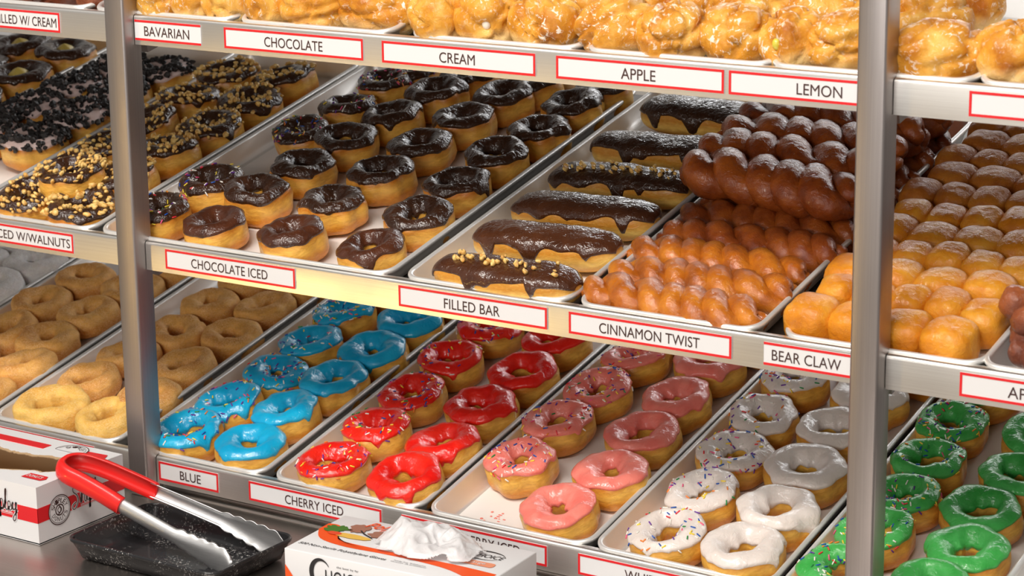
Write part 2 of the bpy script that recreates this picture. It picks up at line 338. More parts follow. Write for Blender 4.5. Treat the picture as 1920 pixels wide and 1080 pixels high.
# ------------------------------------------------------------------ doughnut geometry
NP, NT = 72, 30
def fbm(p, s, o=3): return mnoise.fractal(Vector(p)*s, 1.0, 2.0, o)
class Donut:
    def __init__(s, seed, Ro=.0450, ri=.0155, H=.0460, hexa=.075, lump=.0019):
        rnd = random.Random(seed); s.rnd = rnd; s.Ro = Ro; s.ri = ri; s.H = H; s.seed = seed
        s.k = rnd.choice([5, 6, 6, 7]); s.ph = rnd.uniform(0, 6.28); s.hexa = hexa*rnd.uniform(.5, 1.3); s.el = rnd.uniform(-.05, .07); s.ep = rnd.uniform(0, 3.14)
        s.hole = rnd.uniform(.75, 1.25); s.lump = lump; s.hp = rnd.uniform(0, 3.14); s.tiltp = rnd.uniform(0, 6.28); s.tilt = rnd.uniform(0, .0025)
    def pt(s, phi, th, off=0):
        # th: 0 = outer waist, 90 = top, 180 = hole waist, 270 = bottom
        f = 1+s.hexa*abs(math.cos(s.k*(phi+s.ph)/2))**1.5-s.hexa*.5+s.el*math.cos(2*(phi+s.ep))
        g = s.hole*(1+.28*math.cos(2*(phi+s.hp))+.08*math.cos(5*phi+s.ph))
        Ro = s.Ro*f; ri = s.ri*g; a = (Ro-ri)/2; rc = (Ro+ri)/2
        c, d = math.cos(th), math.sin(th)
        ex = 2/3.0 if d > 0 else 2/3.2; ec = 2/2.3 if c > 0 else 2/2.0
        x = math.copysign(abs(c)**ec, c)*a; z = math.copysign(abs(d)**ex, d)*s.H/2
        # crown slopes down towards the hole
        if z > 0: z *= 1-.20*max(0, -c)**1.2
        r = rc+x; p = Vector((r*math.cos(phi), r*math.sin(phi), z+s.H/2))
        nr = math.copysign(abs(c)**1.3, c); nz = math.copysign(abs(d)**1.3, d)
        nrm = Vector((nr*math.cos(phi), nr*math.sin(phi), nz)); nrm.normalize()
        q = p*1.0+Vector((s.seed*.37, 0, 0))
        l = fbm(q, 38, 2)*s.lump+fbm(q, 95, 2)*s.lump*.35
        if th > 3.5 and th < 6: l *= .3
        p = p+nrm*(l+off)
        p.z += s.tilt*math.cos(phi+s.tiltp)*(p.z/s.H)
        return p, nrm
    def dough(s, m):
        V = []; Fc = []
        for i in range(NP):
            for j in range(NT): V.append(s.pt(2*math.pi*i/NP, 2*math.pi*j/NT)[0])
        for i in range(NP):
            for j in range(NT):
                a = i*NT+j; b_ = i*NT+(j+1) % NT; c = ((i+1) % NP)*NT+(j+1) % NT; d = ((i+1) % NP)*NT+j
                Fc.append((a, d, c, b_))
        return mesh('dough', V, Fc, m)
    def edges(s, phi, drip=1.0):
        P = Vector((math.cos(phi), math.sin(phi), s.seed*.61))
        o = .40+.24*mnoise.noise(P*1.3)+.14*mnoise.noise(P*3.1)
        o -= drip*1.1*max(0, mnoise.noise(P*2.4+Vector((5, 0, 0)))-.26)
        i = 3.05+.28*mnoise.noise(P*1.7+Vector((9, 0, 0)))
        return o, i
    def icing(s, m, thick=.0019, drip=1.0):
        K = 22; V = []; Fc = []
        for a in range(NP):
            phi = 2*math.pi*a/NP; o, i = s.edges(phi, drip)
            for j in range(K+1):
                u = j/K; th = o+(i-o)*u; e = min(u, 1-u)
                off = -.0012+(thick+.0012)*min(1, (e/.055))**.5 if e < .055 else thick+.0007*math.exp(-((e-.09)/.05)**2)
                V.append(s.pt(phi, th, off)[0])
        for a in range(NP):
            for j in range(K):
                p = a*(K+1)+j; q = ((a+1) % NP)*(K+1)+j; Fc.append((p, q, q+1, p+1))
        return mesh('icing', V, Fc, m)
    def scatter(s, n, lo=.35, hi=2.75, cluster=.0, off=.0022):
        out = []; cl = s.rnd.uniform(0, 6.28)
        for _ in range(n):
            phi = s.rnd.gauss(cl, 1.1) if s.rnd.random() < cluster else s.rnd.uniform(0, 6.28)
            th = s.rnd.uniform(lo, hi) if s.rnd.random() < .8 else s.rnd.uniform(lo, 1.4)
            p, nn = s.pt(phi, th, off); out.append((p, nn))
        return out
    def sprinkles(s, n, cluster=.2):
        b = MB(); b.V = []; wts = [0, 0, 0, 1, 1, 2, 2, 3, 4, 4, 5, 6, 7]
        for p, nn in s.scatter(n, cluster=cluster):
            t = nn.cross(Vector((s.rnd.uniform(-1, 1), s.rnd.uniform(-1, 1), s.rnd.uniform(-1, 1)))).normalized()
            t = (t+nn*s.rnd.uniform(-.15, .2)).normalized()
            L = s.rnd.uniform(.0022, .0036); p = p+nn*.0003
            b.tube([p-t*L, p-t*(L*.8), p+t*(L*.8), p+t*L], [.0005, .00088, .00088, .0005], 6, s.rnd.choice(wts))
        return b.mesh('sprinkles', SPR, True)
ICO_V = [Vector(v).normalized() for v in [(-1, 1.618, 0), (1, 1.618, 0), (-1, -1.618, 0), (1, -1.618, 0), (0, -1, 1.618), (0, 1, 1.618), (0, -1, -1.618), (0, 1, -1.618), (1.618, 0, -1), (1.618, 0, 1), (-1.618, 0, -1), (-1.618, 0, 1)]]
ICO_F = [(0,11,5),(0,5,1),(0,1,7),(0,7,10),(0,10,11),(1,5,9),(5,11,4),(11,10,2),(10,7,6),(7,1,8),(3,9,4),(3,4,2),(3,2,6),(3,6,8),(3,8,9),(4,9,5),(2,4,11),(6,2,10),(8,6,7),(9,8,1)]
def sub_ico():
    V = list(ICO_V); Fc = []; cache = {}
    def mid(a, b_):
        k = (min(a, b_), max(a, b_))
        if k not in cache: V.append(((V[a]+V[b_])/2).normalized()); cache[k] = len(V)-1
        return cache[k]
    for a, b_, c in ICO_F:
        x, y, z = mid(a, b_), mid(b_, c), mid(c, a); Fc += [(a, x, z), (b_, y, x), (c, z, y), (x, y, z)]
    return V, Fc
IV2, IF2 = sub_ico()
def chunks(pts, rnd, smin, smax, m, name, flat=.7, fine=True):
    b = MB(); VV, FF = (IV2, IF2) if fine else (ICO_V, ICO_F)
    for p, nn in pts:
        sz = rnd.uniform(smin, smax); ax = [sz*rnd.uniform(.55, 1.25), sz*rnd.uniform(.5, 1), sz*rnd.uniform(.5, 1)*flat]
        Q = Vector((rnd.random(), rnd.random(), rnd.random())).to_track_quat('Z', 'Y').to_matrix(); so = Vector((rnd.uniform(0, 50),)*3)
        V = []
        for v in VV:
            k = 1+.45*mnoise.noise(v*1.6+so); V.append(p+nn*(sz*.35)+Q @ Vector((v.x*ax[0]*k, v.y*ax[1]*k, v.z*ax[2]*k)))
        b.add(V, FF)
    return b.mesh(name, m, fine)

NVAR = 7
proto = {}
def variants(kind, n, dough_m, icing_m, topping=None, **kw):
    L = []
    for i in range(n):
        d = Donut(sum(map(ord, kind))*3+i*17, **kw)
        parts = [('dough', d.dough(dough_m))]
        if icing_m is not None: parts.append(('icing', d.icing(icing_m)))
        if topping == 'sprinkles': parts.append(('sprinkles', d.sprinkles([62, 48, 75, 40, 85][i % 5], .15+.1*(i % 4))))
        if topping == 'nuts': parts.append(('chopped_nuts', chunks(d.scatter(80, .45, 2.9), d.rnd, .0030, .0056, M_NUT, 'chopped_nuts')))
        if topping == 'crumbs': parts.append(('cookie_crumbs', chunks(d.scatter(210, .35, 3.0), d.rnd, .0028, .0078, M_OREO, 'cookie_crumbs', .8, False)))
        if topping == 'cream':
            b = MB(); 
            for k in range(26):
                pass
            V = []; Fc = []; n_, m_ = 20, 7
            for j in range(m_+1):
                u = j/m_; rr = .0155*(1-u)**.7; z = d.H*.74+.004+.011*u**.9
                for q in range(n_):
                    a = 2*math.pi*q/n_; r_ = rr*(1+.13*math.cos(5*a+u*2)); V.append((r_*math.cos(a), r_*math.sin(a), z))
            for j in range(m_):
                for q in range(n_): Fc.append((j*n_+q, j*n_+(q+1) % n_, (j+1)*n_+(q+1) % n_, (j+1)*n_+q))
            parts.append(('cream_swirl', mesh('cream_swirl', V, Fc, kw.get('cm') or M_CREAM)))
        L.append(parts)
    proto[kind] = L
M_CREAM = plain('yellow_cream', (.70, .52, .12), .4)
ORD = ['front', 'second', 'third', 'fourth', 'fifth', 'sixth', 'seventh', 'eighth', 'ninth']
rnd = random.Random(5)
count = {}
def place(kind, name, shelf, x, v, label, cat, group, n=None, spin=None, scale=1.0, tilt=None):
    i = count.get(kind, 0); count[kind] = i+1
    parts = proto[kind][i % len(proto[kind])]
    spin = rnd.uniform(0, 6.28) if spin is None else spin
    tilt = (rnd.uniform(-.07, .07), rnd.uniform(-.07, .07)) if tilt is None else tilt
    v = max(v+.004, .057)
    M = frame(shelf, x, v, NB if n is None else n, spin, tilt) @ Matrix.Diagonal((scale, scale, scale*rnd.uniform(.95, 1.06), 1))
    t = empty(name, M); tag(t, label, cat, group)
    ice = None
    for nm, me in parts:
        o = obj(nm, me, ice if ice is not None else t)
        if nm == 'icing': ice = o
        if nm in ('sprinkles', 'chopped_nuts', 'cookie_crumbs'): o['kind'] = 'stuff'
    return t
for kd, im in (('blue', I_BLUE), ('cherry', I_RED), ('pink', I_PINK), ('white', I_WHITE), ('green', I_GREEN)):
    variants(kd, 5, D_YEAST, im, H=.0425, Ro=.0468); variants(kd+'_s', 5, D_YEAST, im, 'sprinkles', H=.0415, Ro=.0462)
variants('choc', 9, D_YEAST, I_CHOC, hexa=.10, H=.0465, lump=.0023, Ro=.0455); variants('chocf', 4, D_YEAST, I_CHOCF, hexa=.12, H=.0445, lump=.0020, Ro=.0465)
variants('choc_s', 4, D_YEAST, I_CHOC, 'sprinkles')
variants('walnut', 5, D_YEAST, I_CHOC, 'nuts', Ro=.0475); variants('oreo', 4, D_YEAST, I_OREO, 'crumbs', Ro=.0485)
variants('creamtop', 2, D_YEAST, I_CHOC, 'cream', Ro=.050)
variants('cinn', 6, D_CINN, None, hexa=.05, H=.038, lump=.0028, Ro=.0485, ri=.0165)
variants('sugar', 4, D_SUGAR, None, hexa=.05, H=.038, lump=.0028, Ro=.0485, ri=.0165)
variants('powder', 3, D_POWDER, None, hexa=.05, H=.040, lump=.0030, Ro=.050, ri=.010)

def donut_column(kind, shelf, L, look, where, cat='doughnut', group=None, name='iced_donut', scale=1.0):
    prev = -1
    for i, (x, v) in enumerate(L):
        v = max(v, .053, prev+.083 if i else 0); prev = v
        k = kind
        if kind == 'choc' and v < .09: k = 'chocf'
        place(k, name, shelf, x, v, '%s, %s from front in %s' % (look, ORD[i] if i else 'first', where), cat, group or look+'s', scale=scale)
Tb = 'its tray\'s %s column'
donut_column('blue_s', 'bot', [(.022, .048), (.026, .140), (.035, .233), (.028, .322), (.018, .418)], 'sprinkled sky blue iced doughnut', Tb % 'left', scale=1.02)
donut_column('blue', 'bot', [(.130, .042), (.124, .141), (.133, .236), (.136, .330), (.135, .423)], 'unsprinkled sky blue iced doughnut', Tb % 'right', scale=1.03)
donut_column('cherry_s', 'bot', [(.269, .047), (.272, .146), (.264, .243), (.259, .345), (.256, .442)], 'sprinkled cherry red iced doughnut', Tb % 'left', scale=1.02)
donut_column('cherry', 'bot', [(.389, .045), (.383, .143), (.380, .241), (.381, .342), (.375, .440)], 'unsprinkled cherry red iced doughnut', Tb % 'right', scale=1.03)
donut_column('pink_s', 'bot', [(.507, .139), (.497, .238), (.502, .337), (.506, .433)], 'sprinkled pink iced doughnut', Tb % 'left')
donut_column('pink', 'bot', [(.614, .058), (.632, .150), (.620, .248), (.619, .345), (.612, .440)], 'unsprinkled pink iced doughnut', Tb % 'right', scale=1.02)
donut_column('white_s', 'bot', [(.768, .050), (.762, .147), (.754, .244), (.746, .340), (.741, .438)], 'sprinkled white iced doughnut', Tb % 'left')
donut_column('white', 'bot', [(.866, .040), (.867, .136), (.856, .236), (.850, .332), (.852, .428)], 'unsprinkled white iced doughnut', Tb % 'right', scale=1.03)
donut_column('green_s', 'bot', [(.987, .040), (.994, .127), (.992, .215), (.986, .305), (.976, .398)], 'sprinkled green iced doughnut', Tb % 'left', scale=.97)
donut_column('green', 'bot', [(1.099, .036), (1.105, .124), (1.088, .215), (1.099, .305), (1.090, .398)], 'unsprinkled green iced doughnut', Tb % 'right')
for kd, x, v, c in (('blue', .037, .512, 'blue'), ('blue', .140, .518, 'blue'), ('cherry', .30, .535, 'red'), ('pink', .545, .528, 'pink'), ('white', .800, .530, 'white'), ('green', .985, .492, 'green'), ('green', 1.09, .494, 'green'), ('pink', .650, .534, 'pink'), ('white', .895, .523, 'white')):
    side = 'left' if x in (.037, .30, .545, .800, .985) else 'right'
    place(kd, 'iced_donut', 'bot', x, v, '%s iced doughnut mostly hidden under the middle rail, %s back of its tray' % (c, side), 'doughnut', 'iced doughnuts half hidden at the back')
# chocolate rings in the wide pan
donut_column('choc_s', 'mid', [(-.021, .060), (-.006, .158)], 'sprinkled chocolate iced ring near the left post', 'the left column', name='iced_donut')
donut_column('choc_s', 'mid', [(.003, .352), (.016, .445), (.014, .538)], 'sprinkled chocolate iced ring in shade', 'the left column\'s back group', name='iced_donut', scale=.93)
Tc = 'the %s column of the wide tray'
donut_column('choc', 'mid', [(.086, .052), (.080, .147), (.086, .241), (.090, .337), (.108, .430), (.120, .520)], 'plain chocolate iced ring', Tc % 'second', scale=.97)
donut_column('choc', 'mid', [(.216, .048), (.207, .152), (.214, .250), (.209, .350), (.220, .443), (.228, .536)], 'plain chocolate iced ring', Tc % 'third', scale=.98)
donut_column('choc', 'mid', [(.343, .045), (.346, .148), (.342, .247), (.340, .343), (.349, .434), (.351, .525)], 'plain chocolate iced ring', Tc % 'right-hand', scale=.95)
for kd, x, lab in (('choc_s', .030, 'sprinkled chocolate ring half hidden under the cream sign'), ('choc', .130, 'plain chocolate ring half hidden under the cream sign, second column'), ('choc', .245, 'plain chocolate ring half hidden below the apple sign, third column'), ('choc', .362, 'plain chocolate ring half hidden below the apple sign, right column')):
    place(kd, 'iced_donut', 'mid', x, .590, lab, 'doughnut', 'chocolate rings at the back', scale=.9)
# walnut rings, in an untidy double column
W = [(-.244, .040, 0), (-.150, .044, 0), (-.244, .135, 0), (-.146, .140, 0), (-.196, .088, .026), (-.255, .228, 0), (-.150, .236, 0), (-.258, .322, 0), (-.146, .330, 0), (-.262, .412, 0), (-.152, .424, 0), (-.262, .505, 0), (-.158, .520, 0)]
for i, (x, v, up) in enumerate(W):
    lab = 'chopped walnut chocolate doughnut, %s of the walnut tray%s' % (('%s column' % ('left' if x < -.19 else 'right')), ', row %s' % ORD[[0,0,1,1,0,2,2,3,3,4,4,5,5][i]]) if not up else 'walnut chocolate doughnut lying on top of four others at the front of its tray'
    place('walnut', 'iced_donut', 'mid', x, v, lab, 'doughnut', 'walnut chocolate doughnuts', n=NB+up, scale=.98, tilt=(rnd.uniform(-.14, .14), rnd.uniform(-.14, .14)))
for i, (x, v) in enumerate([(-.497, .230), (-.395, .215), (-.492, .318), (-.390, .305), (-.488, .405), (-.385, .400), (-.475, .492), (-.379, .492)]):
    place('oreo', 'iced_donut', 'mid', x, v, 'pink iced doughnut under black cookie crumbs, %s column, %s from the front' % ('left' if x < -.44 else 'right', ORD[i//2] if i > 1 else 'first'), 'doughnut', 'cookie crumb doughnuts', tilt=(rnd.uniform(-.1, .1), rnd.uniform(-.1, .1)))
for i, (x, v, lab) in enumerate([(-.625, .534, 'chocolate ring with yellow cream in its hole, second from the left post'), (-.628, .430, 'chocolate ring with yellow cream in its hole, nearer the camera'), (-.733, .545, 'chocolate ring with cream in its hole just under the cream sign'), (-.728, .445, 'chocolate ring with cream cut off by the left picture edge'), (-.640, .335, 'chocolate ring with cream half behind the crumb doughnuts')]):
    place('creamtop', 'iced_donut', 'mid', x, v, lab, 'doughnut', 'cream filled chocolate rings')
donut_column('cinn', 'bot', [(-.238, .137), (-.235, .214), (-.212, .303), (-.222, .395), (-.214, .480)], 'cinnamon sugar ring doughnut beside the left post', 'the left column', name='sugar_donut', scale=.95)
donut_column('cinn', 'bot', [(-.112, .125), (-.122, .216), (-.118, .318), (-.128, .412), (-.110, .500)], 'cinnamon sugar ring doughnut beside the blue ones', 'the right column', name='sugar_donut', scale=.97)
donut_column('sugar', 'bot', [(-.231, .040)], 'pale golden sugar doughnut in the front left corner', 'its tray', name='sugar_donut', scale=1.06)
donut_column('sugar', 'bot', [(-.128, .038)], 'pale golden sugar doughnut touching the left post', 'its tray', name='sugar_donut', scale=.98)
donut_column('cinn', 'bot', [(-.485, .035), (-.484, .130), (-.484, .224), (-.500, .314), (-.490, .408)], 'brown sugared ring doughnut at the far left', 'the left column', name='sugar_donut', scale=1.0)
donut_column('cinn', 'bot', [(-.372, .042), (-.365, .130), (-.394, .217), (-.391, .307), (-.384, .400), (-.360, .490)], 'brown sugared ring doughnut left of the post', 'the right column', name='sugar_donut', scale=1.0)
donut_column('powder', 'bot', [(-.620, .330), (-.615, .425), (-.612, .515)], 'white powdered sugar doughnut', 'the right column of its tray', name='sugar_donut', scale=1.03)
donut_column('powder', 'bot', [(-.720, .40), (-.716, .49)], 'white powdered sugar doughnut at the picture edge', 'the left column', name='sugar_donut', scale=1.03)

# ------------------------------------------------------------------ filled bars
def bar_body(seed, L=.205, W=.064, H=.046):
    rn = random.Random(seed); n, k = 60, 34
    def pt(u, th, off=0):
        x = u*L/2; e = max(0, 1-abs(u)**5.0)**.42
        wv = 1+.05*mnoise.noise(Vector((u*2.2, seed, 0)))
        c, d = math.cos(th), math.sin(th)
        y = math.copysign(abs(c)**(2/2.6), c)*W/2*e*wv; z = math.copysign(abs(d)**(2/2.7), d)*H/2*e
        nr = Vector((math.copysign(max(0, abs(u)-.8)*3, u), c, d)).normalized()
        p = Vector((x, y+.004*math.sin(u*1.6+seed), z+H/2)); l = fbm(p+Vector((seed, 0, 0)), 26, 3)*.0024
        return p+nr*(l*(1 if th < math.pi else .3)+off)
    V = []; Fc = []
    for i in range(n+1):
        u = math.sin((i/n*2-1)*math.pi/2)
        for j in range(k): V.append(pt(u, 2*math.pi*j/k))
    for i in range(n):
        for j in range(k):
            a = i*k+j; b_ = i*k+(j+1) % k; Fc.append((a, a+k, b_+k, b_))
    body = mesh('dough', V, Fc, D_GOLD)
    V = []; Fc = []; K = 24
    for i in range(n+1):
        u = math.sin((i/n*2-1)*math.pi/2)*.992; q = Vector((u*3, seed*1.7, 0))
        e0 = .34+.38*mnoise.noise(q*1.1)-1.5*max(0, mnoise.noise(q*1.5+Vector((3, 3, 0)))-.10); e1 = math.pi-.25-.3*mnoise.noise(q+Vector((0, 7, 0)))
        for j in range(K+1):
            s_ = j/K; th = e0+(e1-e0)*s_; e = min(s_, 1-s_)
            off = -.0012+.0034*min(1, e/.06)**.5
            if i in (0, n): off = -.002
            V.append(pt(u, -th+math.pi, off))
    for i in range(n):
        for j in range(K):
            a = i*(K+1)+j; Fc.append((a, a+1, a+K+2, a+K+1))
    ice = mesh('icing', V, Fc, I_CHOC)
    nuts = [(pt(rn.uniform(-.75, .8), rn.gauss(1.65, .16), .003), Vector((0, 0, 1))) for _ in range(38)]
    return [('dough', body), ('icing', ice)], chunks(nuts, rn, .0032, .0055, M_NUT, 'chopped_nuts')
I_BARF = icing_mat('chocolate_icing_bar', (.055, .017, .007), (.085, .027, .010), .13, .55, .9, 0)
BAR = [bar_body(11), bar_body(23), bar_body(37), bar_body(52)]
for i, (x, v, sp, nut, lab) in enumerate([(.553, .026, -.03, 1, 'chocolate filled bar with chopped nuts, nearest the filled bar sign'), (.548, .124, .05, 0, 'plain chocolate filled bar, second from the front'),
        (.549, .212, .02, 0, 'plain chocolate filled bar, third from the front'), (.547, .305, .03, 1, 'chocolate filled bar with nuts behind two plain ones'), (.545, .415, -.01, 0, 'plain chocolate bar with icing dripping down its front, fifth from the front'), (.548, .540, 0, 0, 'plain chocolate filled bar at the very back, below the apple sign')]):
    t = empty('filled_bar', frame('mid', x, v+.016, NB, sp, (rnd.uniform(-.04, .04), rnd.uniform(-.02, .02)))); tag(t, lab, 'filled bar', 'chocolate filled bars')
    parts, nm = BAR[i % 4]
    for a, me in parts: ic = obj(a, me, t)
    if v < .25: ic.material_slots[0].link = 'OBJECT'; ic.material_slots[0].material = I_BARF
    if nut: obj('chopped_nuts', nm, ic)['kind'] = 'stuff'

# ------------------------------------------------------------------ glazed things
def glaze_mat(name, dark, mid_, light, glaze=(.95, .88, .8), gl=.62, bright=.0, rough=.36, bs=1.4, coat=.6, zpale=None, gs=.55):
    m, t, b = new_mat(name); tc, v = coords(t)
    n1 = noise_t(t, v, 26, 4, .6); n2 = noise_t(t, v, 150, 4, .68, .6); n3 = noise_t(t, v, 620, 3, .65); n4 = noise_t(t, v, 14, 2, .5)
    c = ramp(t, n1, [(.28, dark), (.48, mid_), (.72, light)])
    if zpale:
        sx = t.nodes.new('ShaderNodeSeparateXYZ'); t.links.new(tc.outputs['Object'], sx.inputs[0])
        ma = t.nodes.new('ShaderNodeMath'); ma.operation = 'MULTIPLY_ADD'; ma.inputs[1].default_value = .030; t.links.new(n4, ma.inputs[0]); t.links.new(sx.outputs['Z'], ma.inputs[2])
        mr = t.nodes.new('ShaderNodeMapRange'); mr.inputs['From Min'].default_value = .016; mr.inputs['From Max'].default_value = .056; t.links.new(ma.outputs[0], mr.inputs['Value'])
        c = mix(t, ramp(t, mr.outputs[0], [(.25, (.85,)*3), (.6, (0, 0, 0))]), c, zpale)
    f = ramp(t, n2, [(gl, (0, 0, 0)), (gl+.06, (gs,)*3)]); f2 = ramp(t, n4, [(.40, (.1,)*3), (.62, (1, 1, 1))])
    c = mix(t, mix(t, 1.0, f, f2, 'MULTIPLY'), c, glaze)
    t.links.new(c, b.inputs['Base Color']); b.inputs['Roughness'].default_value = rough
    b.inputs['Coat Weight'].default_value = coat; b.inputs['Coat Roughness'].default_value = .09; b.inputs['Specular IOR Level'].default_value = .15
    b.inputs['Subsurface Weight'].default_value = .12; b.inputs['Subsurface Radius'].default_value = (.01, .005, .002); b.inputs['Subsurface Scale'].default_value = .6
    p = bump(t, None, n2, .75, .0022); bump(t, b, n3, .22, .0004, p); nn = p; t.links.new(nn, b.inputs['Coat Normal'])
    return m
G_TWIST = glaze_mat('cinnamon_twist_glaze', (.20, .045, .006), (.44, .115, .009), (.66, .23, .018), (.92, .52, .20), .66, coat=1.0)
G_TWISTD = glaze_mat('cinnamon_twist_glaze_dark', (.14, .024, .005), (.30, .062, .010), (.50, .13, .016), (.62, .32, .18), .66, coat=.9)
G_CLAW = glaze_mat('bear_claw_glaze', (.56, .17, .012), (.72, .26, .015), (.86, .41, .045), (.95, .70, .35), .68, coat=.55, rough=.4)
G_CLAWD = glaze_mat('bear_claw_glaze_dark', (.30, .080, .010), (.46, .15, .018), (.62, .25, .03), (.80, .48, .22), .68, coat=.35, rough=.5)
G_FRIT = glaze_mat('apple_fritter_glaze', (.075, .020, .012), (.19, .055, .030), (.36, .10, .030), (.66, .42, .36), .58)
G_PASTRY = glaze_mat('glazed_pastry', (.44, .13, .010), (.70, .30, .028), (.88, .52, .12), (1, .92, .80), .56, coat=.4, rough=.42, zpale=(.95, .72, .34), gs=.85)
G_PASTRYD = glaze_mat('glazed_pastry_dark', (.14, .035, .015), (.24, .065, .028), (.40, .13, .05), (.7, .5, .4), .6)
def twist_mesh(seed, L=.225, turns=3.5, m=G_TWIST, fat=1.0):
    rn = random.Random(seed); b = MB(); N = 110; n = 18
    for s in (0, 1):
        P = []; rr = []
        for i in range(N+1):
            u = i/N; x = (u-.5)*L; e = max(0.0, 1-abs(2*u-1)**7)**.5
            a = 2*math.pi*turns*(u+.03*math.sin(u*9+seed))+math.pi*s
            rad = .0140*fat*e; lump = 1+.05*math.sin(u*math.pi*turns*4+seed*1.3+s)
            P.append(Vector((x, rad*math.cos(a)*1.12, .0205*fat+rad*math.sin(a)*.62))); rr.append(max(.003, .0178*fat*(.28+.72*e)*lump*.97))
        V = []
        for i, p in enumerate(P):
            t = (P[min(i+1, N)]-P[max(i-1, 0)]).normalized(); a_ = t.cross(Vector((0, 0, 1))).normalized(); b_ = a_.cross(t)
            for k in range(n):
                q = 2*math.pi*k/n; d = a_*math.cos(q)+b_*math.sin(q); w_ = p+d*rr[i]; w_ += d*fbm(w_+Vector((seed*.3, s, 0)), 60, 2)*.0016
                w_.z = max(w_.z, .0008+.0004*math.sin(k)); V.append(w_)
        Fc = [(i*n+k, i*n+(k+1) % n, (i+1)*n+(k+1) % n, (i+1)*n+k) for i in range(N) for k in range(n)]+[tuple(range(n-1, -1, -1)), tuple(N*n+k for k in range(n))]
        b.add(V, Fc)
    return b.mesh('twist', m, True)
TW = [twist_mesh(i*7+1) for i in range(4)]; TWD = [twist_mesh(i*5+2, m=G_TWISTD) for i in range(4)]; TWF = [twist_mesh(i*5+2, .24, 2.8, G_TWISTD, 1.28) for i in range(3)]
tw = [(.776, .030, 0, .0, -.07, 'cinnamon twist at the front of its tray above the sign', 0), (.782, .085, 0, .0, .02, 'cinnamon twist, second row from the front', 0), (.775, .140, 0, .0, -.05, 'cinnamon twist, third row from the front', 0),
      (.790, .195, 0, 0, .03, 'cinnamon twist, fourth row from the front', 1), (.785, .250, 0, 0, -.02, 'cinnamon twist, fifth row from the front', 1), (.790, .305, 0, 0, .02, 'cinnamon twist in the sixth row under the dark pile', 1),
      (.785, .362, 0, 0, 0, 'cinnamon twist in the seventh row under the dark pile', 1), (.785, .418, 0, 0, 0, 'cinnamon twist low in the eighth row', 1), (.785, .474, 0, 0, .02, 'cinnamon twist low in the ninth row at the back', 1), (.785, .53, 0, 0, .02, 'cinnamon twist low in the last row', 1),
      (.775, .285, .036, 0, -.16, 'big dark cinnamon twist on top of the pile, front one', 1), (.772, .345, .037, 0, -.10, 'dark cinnamon twist on top of the pile, second back', 1),
      (.770, .405, .037, 0, -.06, 'dark cinnamon twist on top of the pile, third back', 1), (.772, .465, .037, 0, -.04, 'dark reddish cinnamon twist on top of the pile, fourth back', 1), (.775, .525, .036, 0, 0, 'dark cinnamon twist on top of the pile, hindmost', 1)]
for i, (x, v, up, _, sp, lab, dk) in enumerate(tw):
    o = obj('cinnamon_twist', (TWF[i % 3] if 10 <= i < 15 else TWD[i % 4] if dk else TW[i % 4]), None, frame('mid', x, v+.014, NB+up, sp+(math.pi if i % 2 else 0), (rnd.uniform(-.05, .05), 0)) @ Matrix.Diagonal(((1.04, 1.0, 1.0, 1) if i != 15 else (.35, 1, 1, 1))))
    if i == 15: o.location.y += .0
    tag(o, lab, 'pastry twist', 'cinnamon twists')

def blob(b, cx, cy, cz, sx, sy, sz, e=2.6, n=24, k=14, seed=0, lump=.0015, mi=0):
    V = []
    for i in range(k+1):
        la = (i/k-.5)*math.pi
        for j in range(n):
            lo = 2*math.pi*j/n; c = math.cos(la)
            d = Vector((c*math.cos(lo), c*math.sin(lo), math.sin(la)))
            r = (abs(d.x)**e+abs(d.y)**e+abs(d.z)**e)**(-1/e); p = d*r; q = Vector((cx+p.x*sx, cy+p.y*sy, cz+p.z*sz))
            q += d*fbm(q+Vector((seed, seed*.3, 0)), 45, 2)*lump; V.append(q)
    b.add(V, [(i*n+j, i*n+(j+1) % n, (i+1)*n+(j+1) % n, (i+1)*n+j) for i in range(k) for j in range(n)], mi)
def claw_mesh(seed, m, lobes=5, L=.218):
    rn = random.Random(seed); b = MB(); p = L/lobes
    for i in range(lobes):
        blob(b, (i+.5)*p-L/2, rn.uniform(-.003, .003), .025, p*.56, .0275+rn.uniform(-.002, .002), .0255+rn.uniform(-.002, .003), 3.0, seed=seed*3+i, lump=.002, n=32, k=18)
    return b.mesh('bear_claw', m, True)
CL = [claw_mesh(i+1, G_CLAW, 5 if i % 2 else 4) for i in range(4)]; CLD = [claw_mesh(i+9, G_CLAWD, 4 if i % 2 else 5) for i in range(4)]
v = .050
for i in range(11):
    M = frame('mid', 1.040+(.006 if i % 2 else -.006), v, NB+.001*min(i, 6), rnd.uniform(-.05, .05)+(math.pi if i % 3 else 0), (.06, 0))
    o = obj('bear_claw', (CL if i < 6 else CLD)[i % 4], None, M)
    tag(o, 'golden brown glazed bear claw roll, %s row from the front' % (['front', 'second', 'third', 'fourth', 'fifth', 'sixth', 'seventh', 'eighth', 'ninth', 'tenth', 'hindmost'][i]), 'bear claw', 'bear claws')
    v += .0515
def fritter_mesh(seed, m, sx=.055, sy=.045, h=.03):
    rn = random.Random(seed); b = MB()
    for i in range(15):
        a = rn.uniform(0, 6.28); r = rn.uniform(.2, .8)
        s = rn.uniform(.013, .021); blob(b, sx*r*math.cos(a), sy*r*math.sin(a), s*.9+rn.uniform(0, h*.5), s*rn.uniform(.9, 1.3), s*rn.uniform(.8, 1.2), s, 2.2, seed=seed+i, lump=.004)
    blob(b, 0, 0, .020, sx*.8, sy*.8, .019, 2.5, seed=seed, lump=.004)
    return b.mesh('fritter', m, True)
FR = [fritter_mesh(i*3+5, G_FRIT) for i in range(4)]
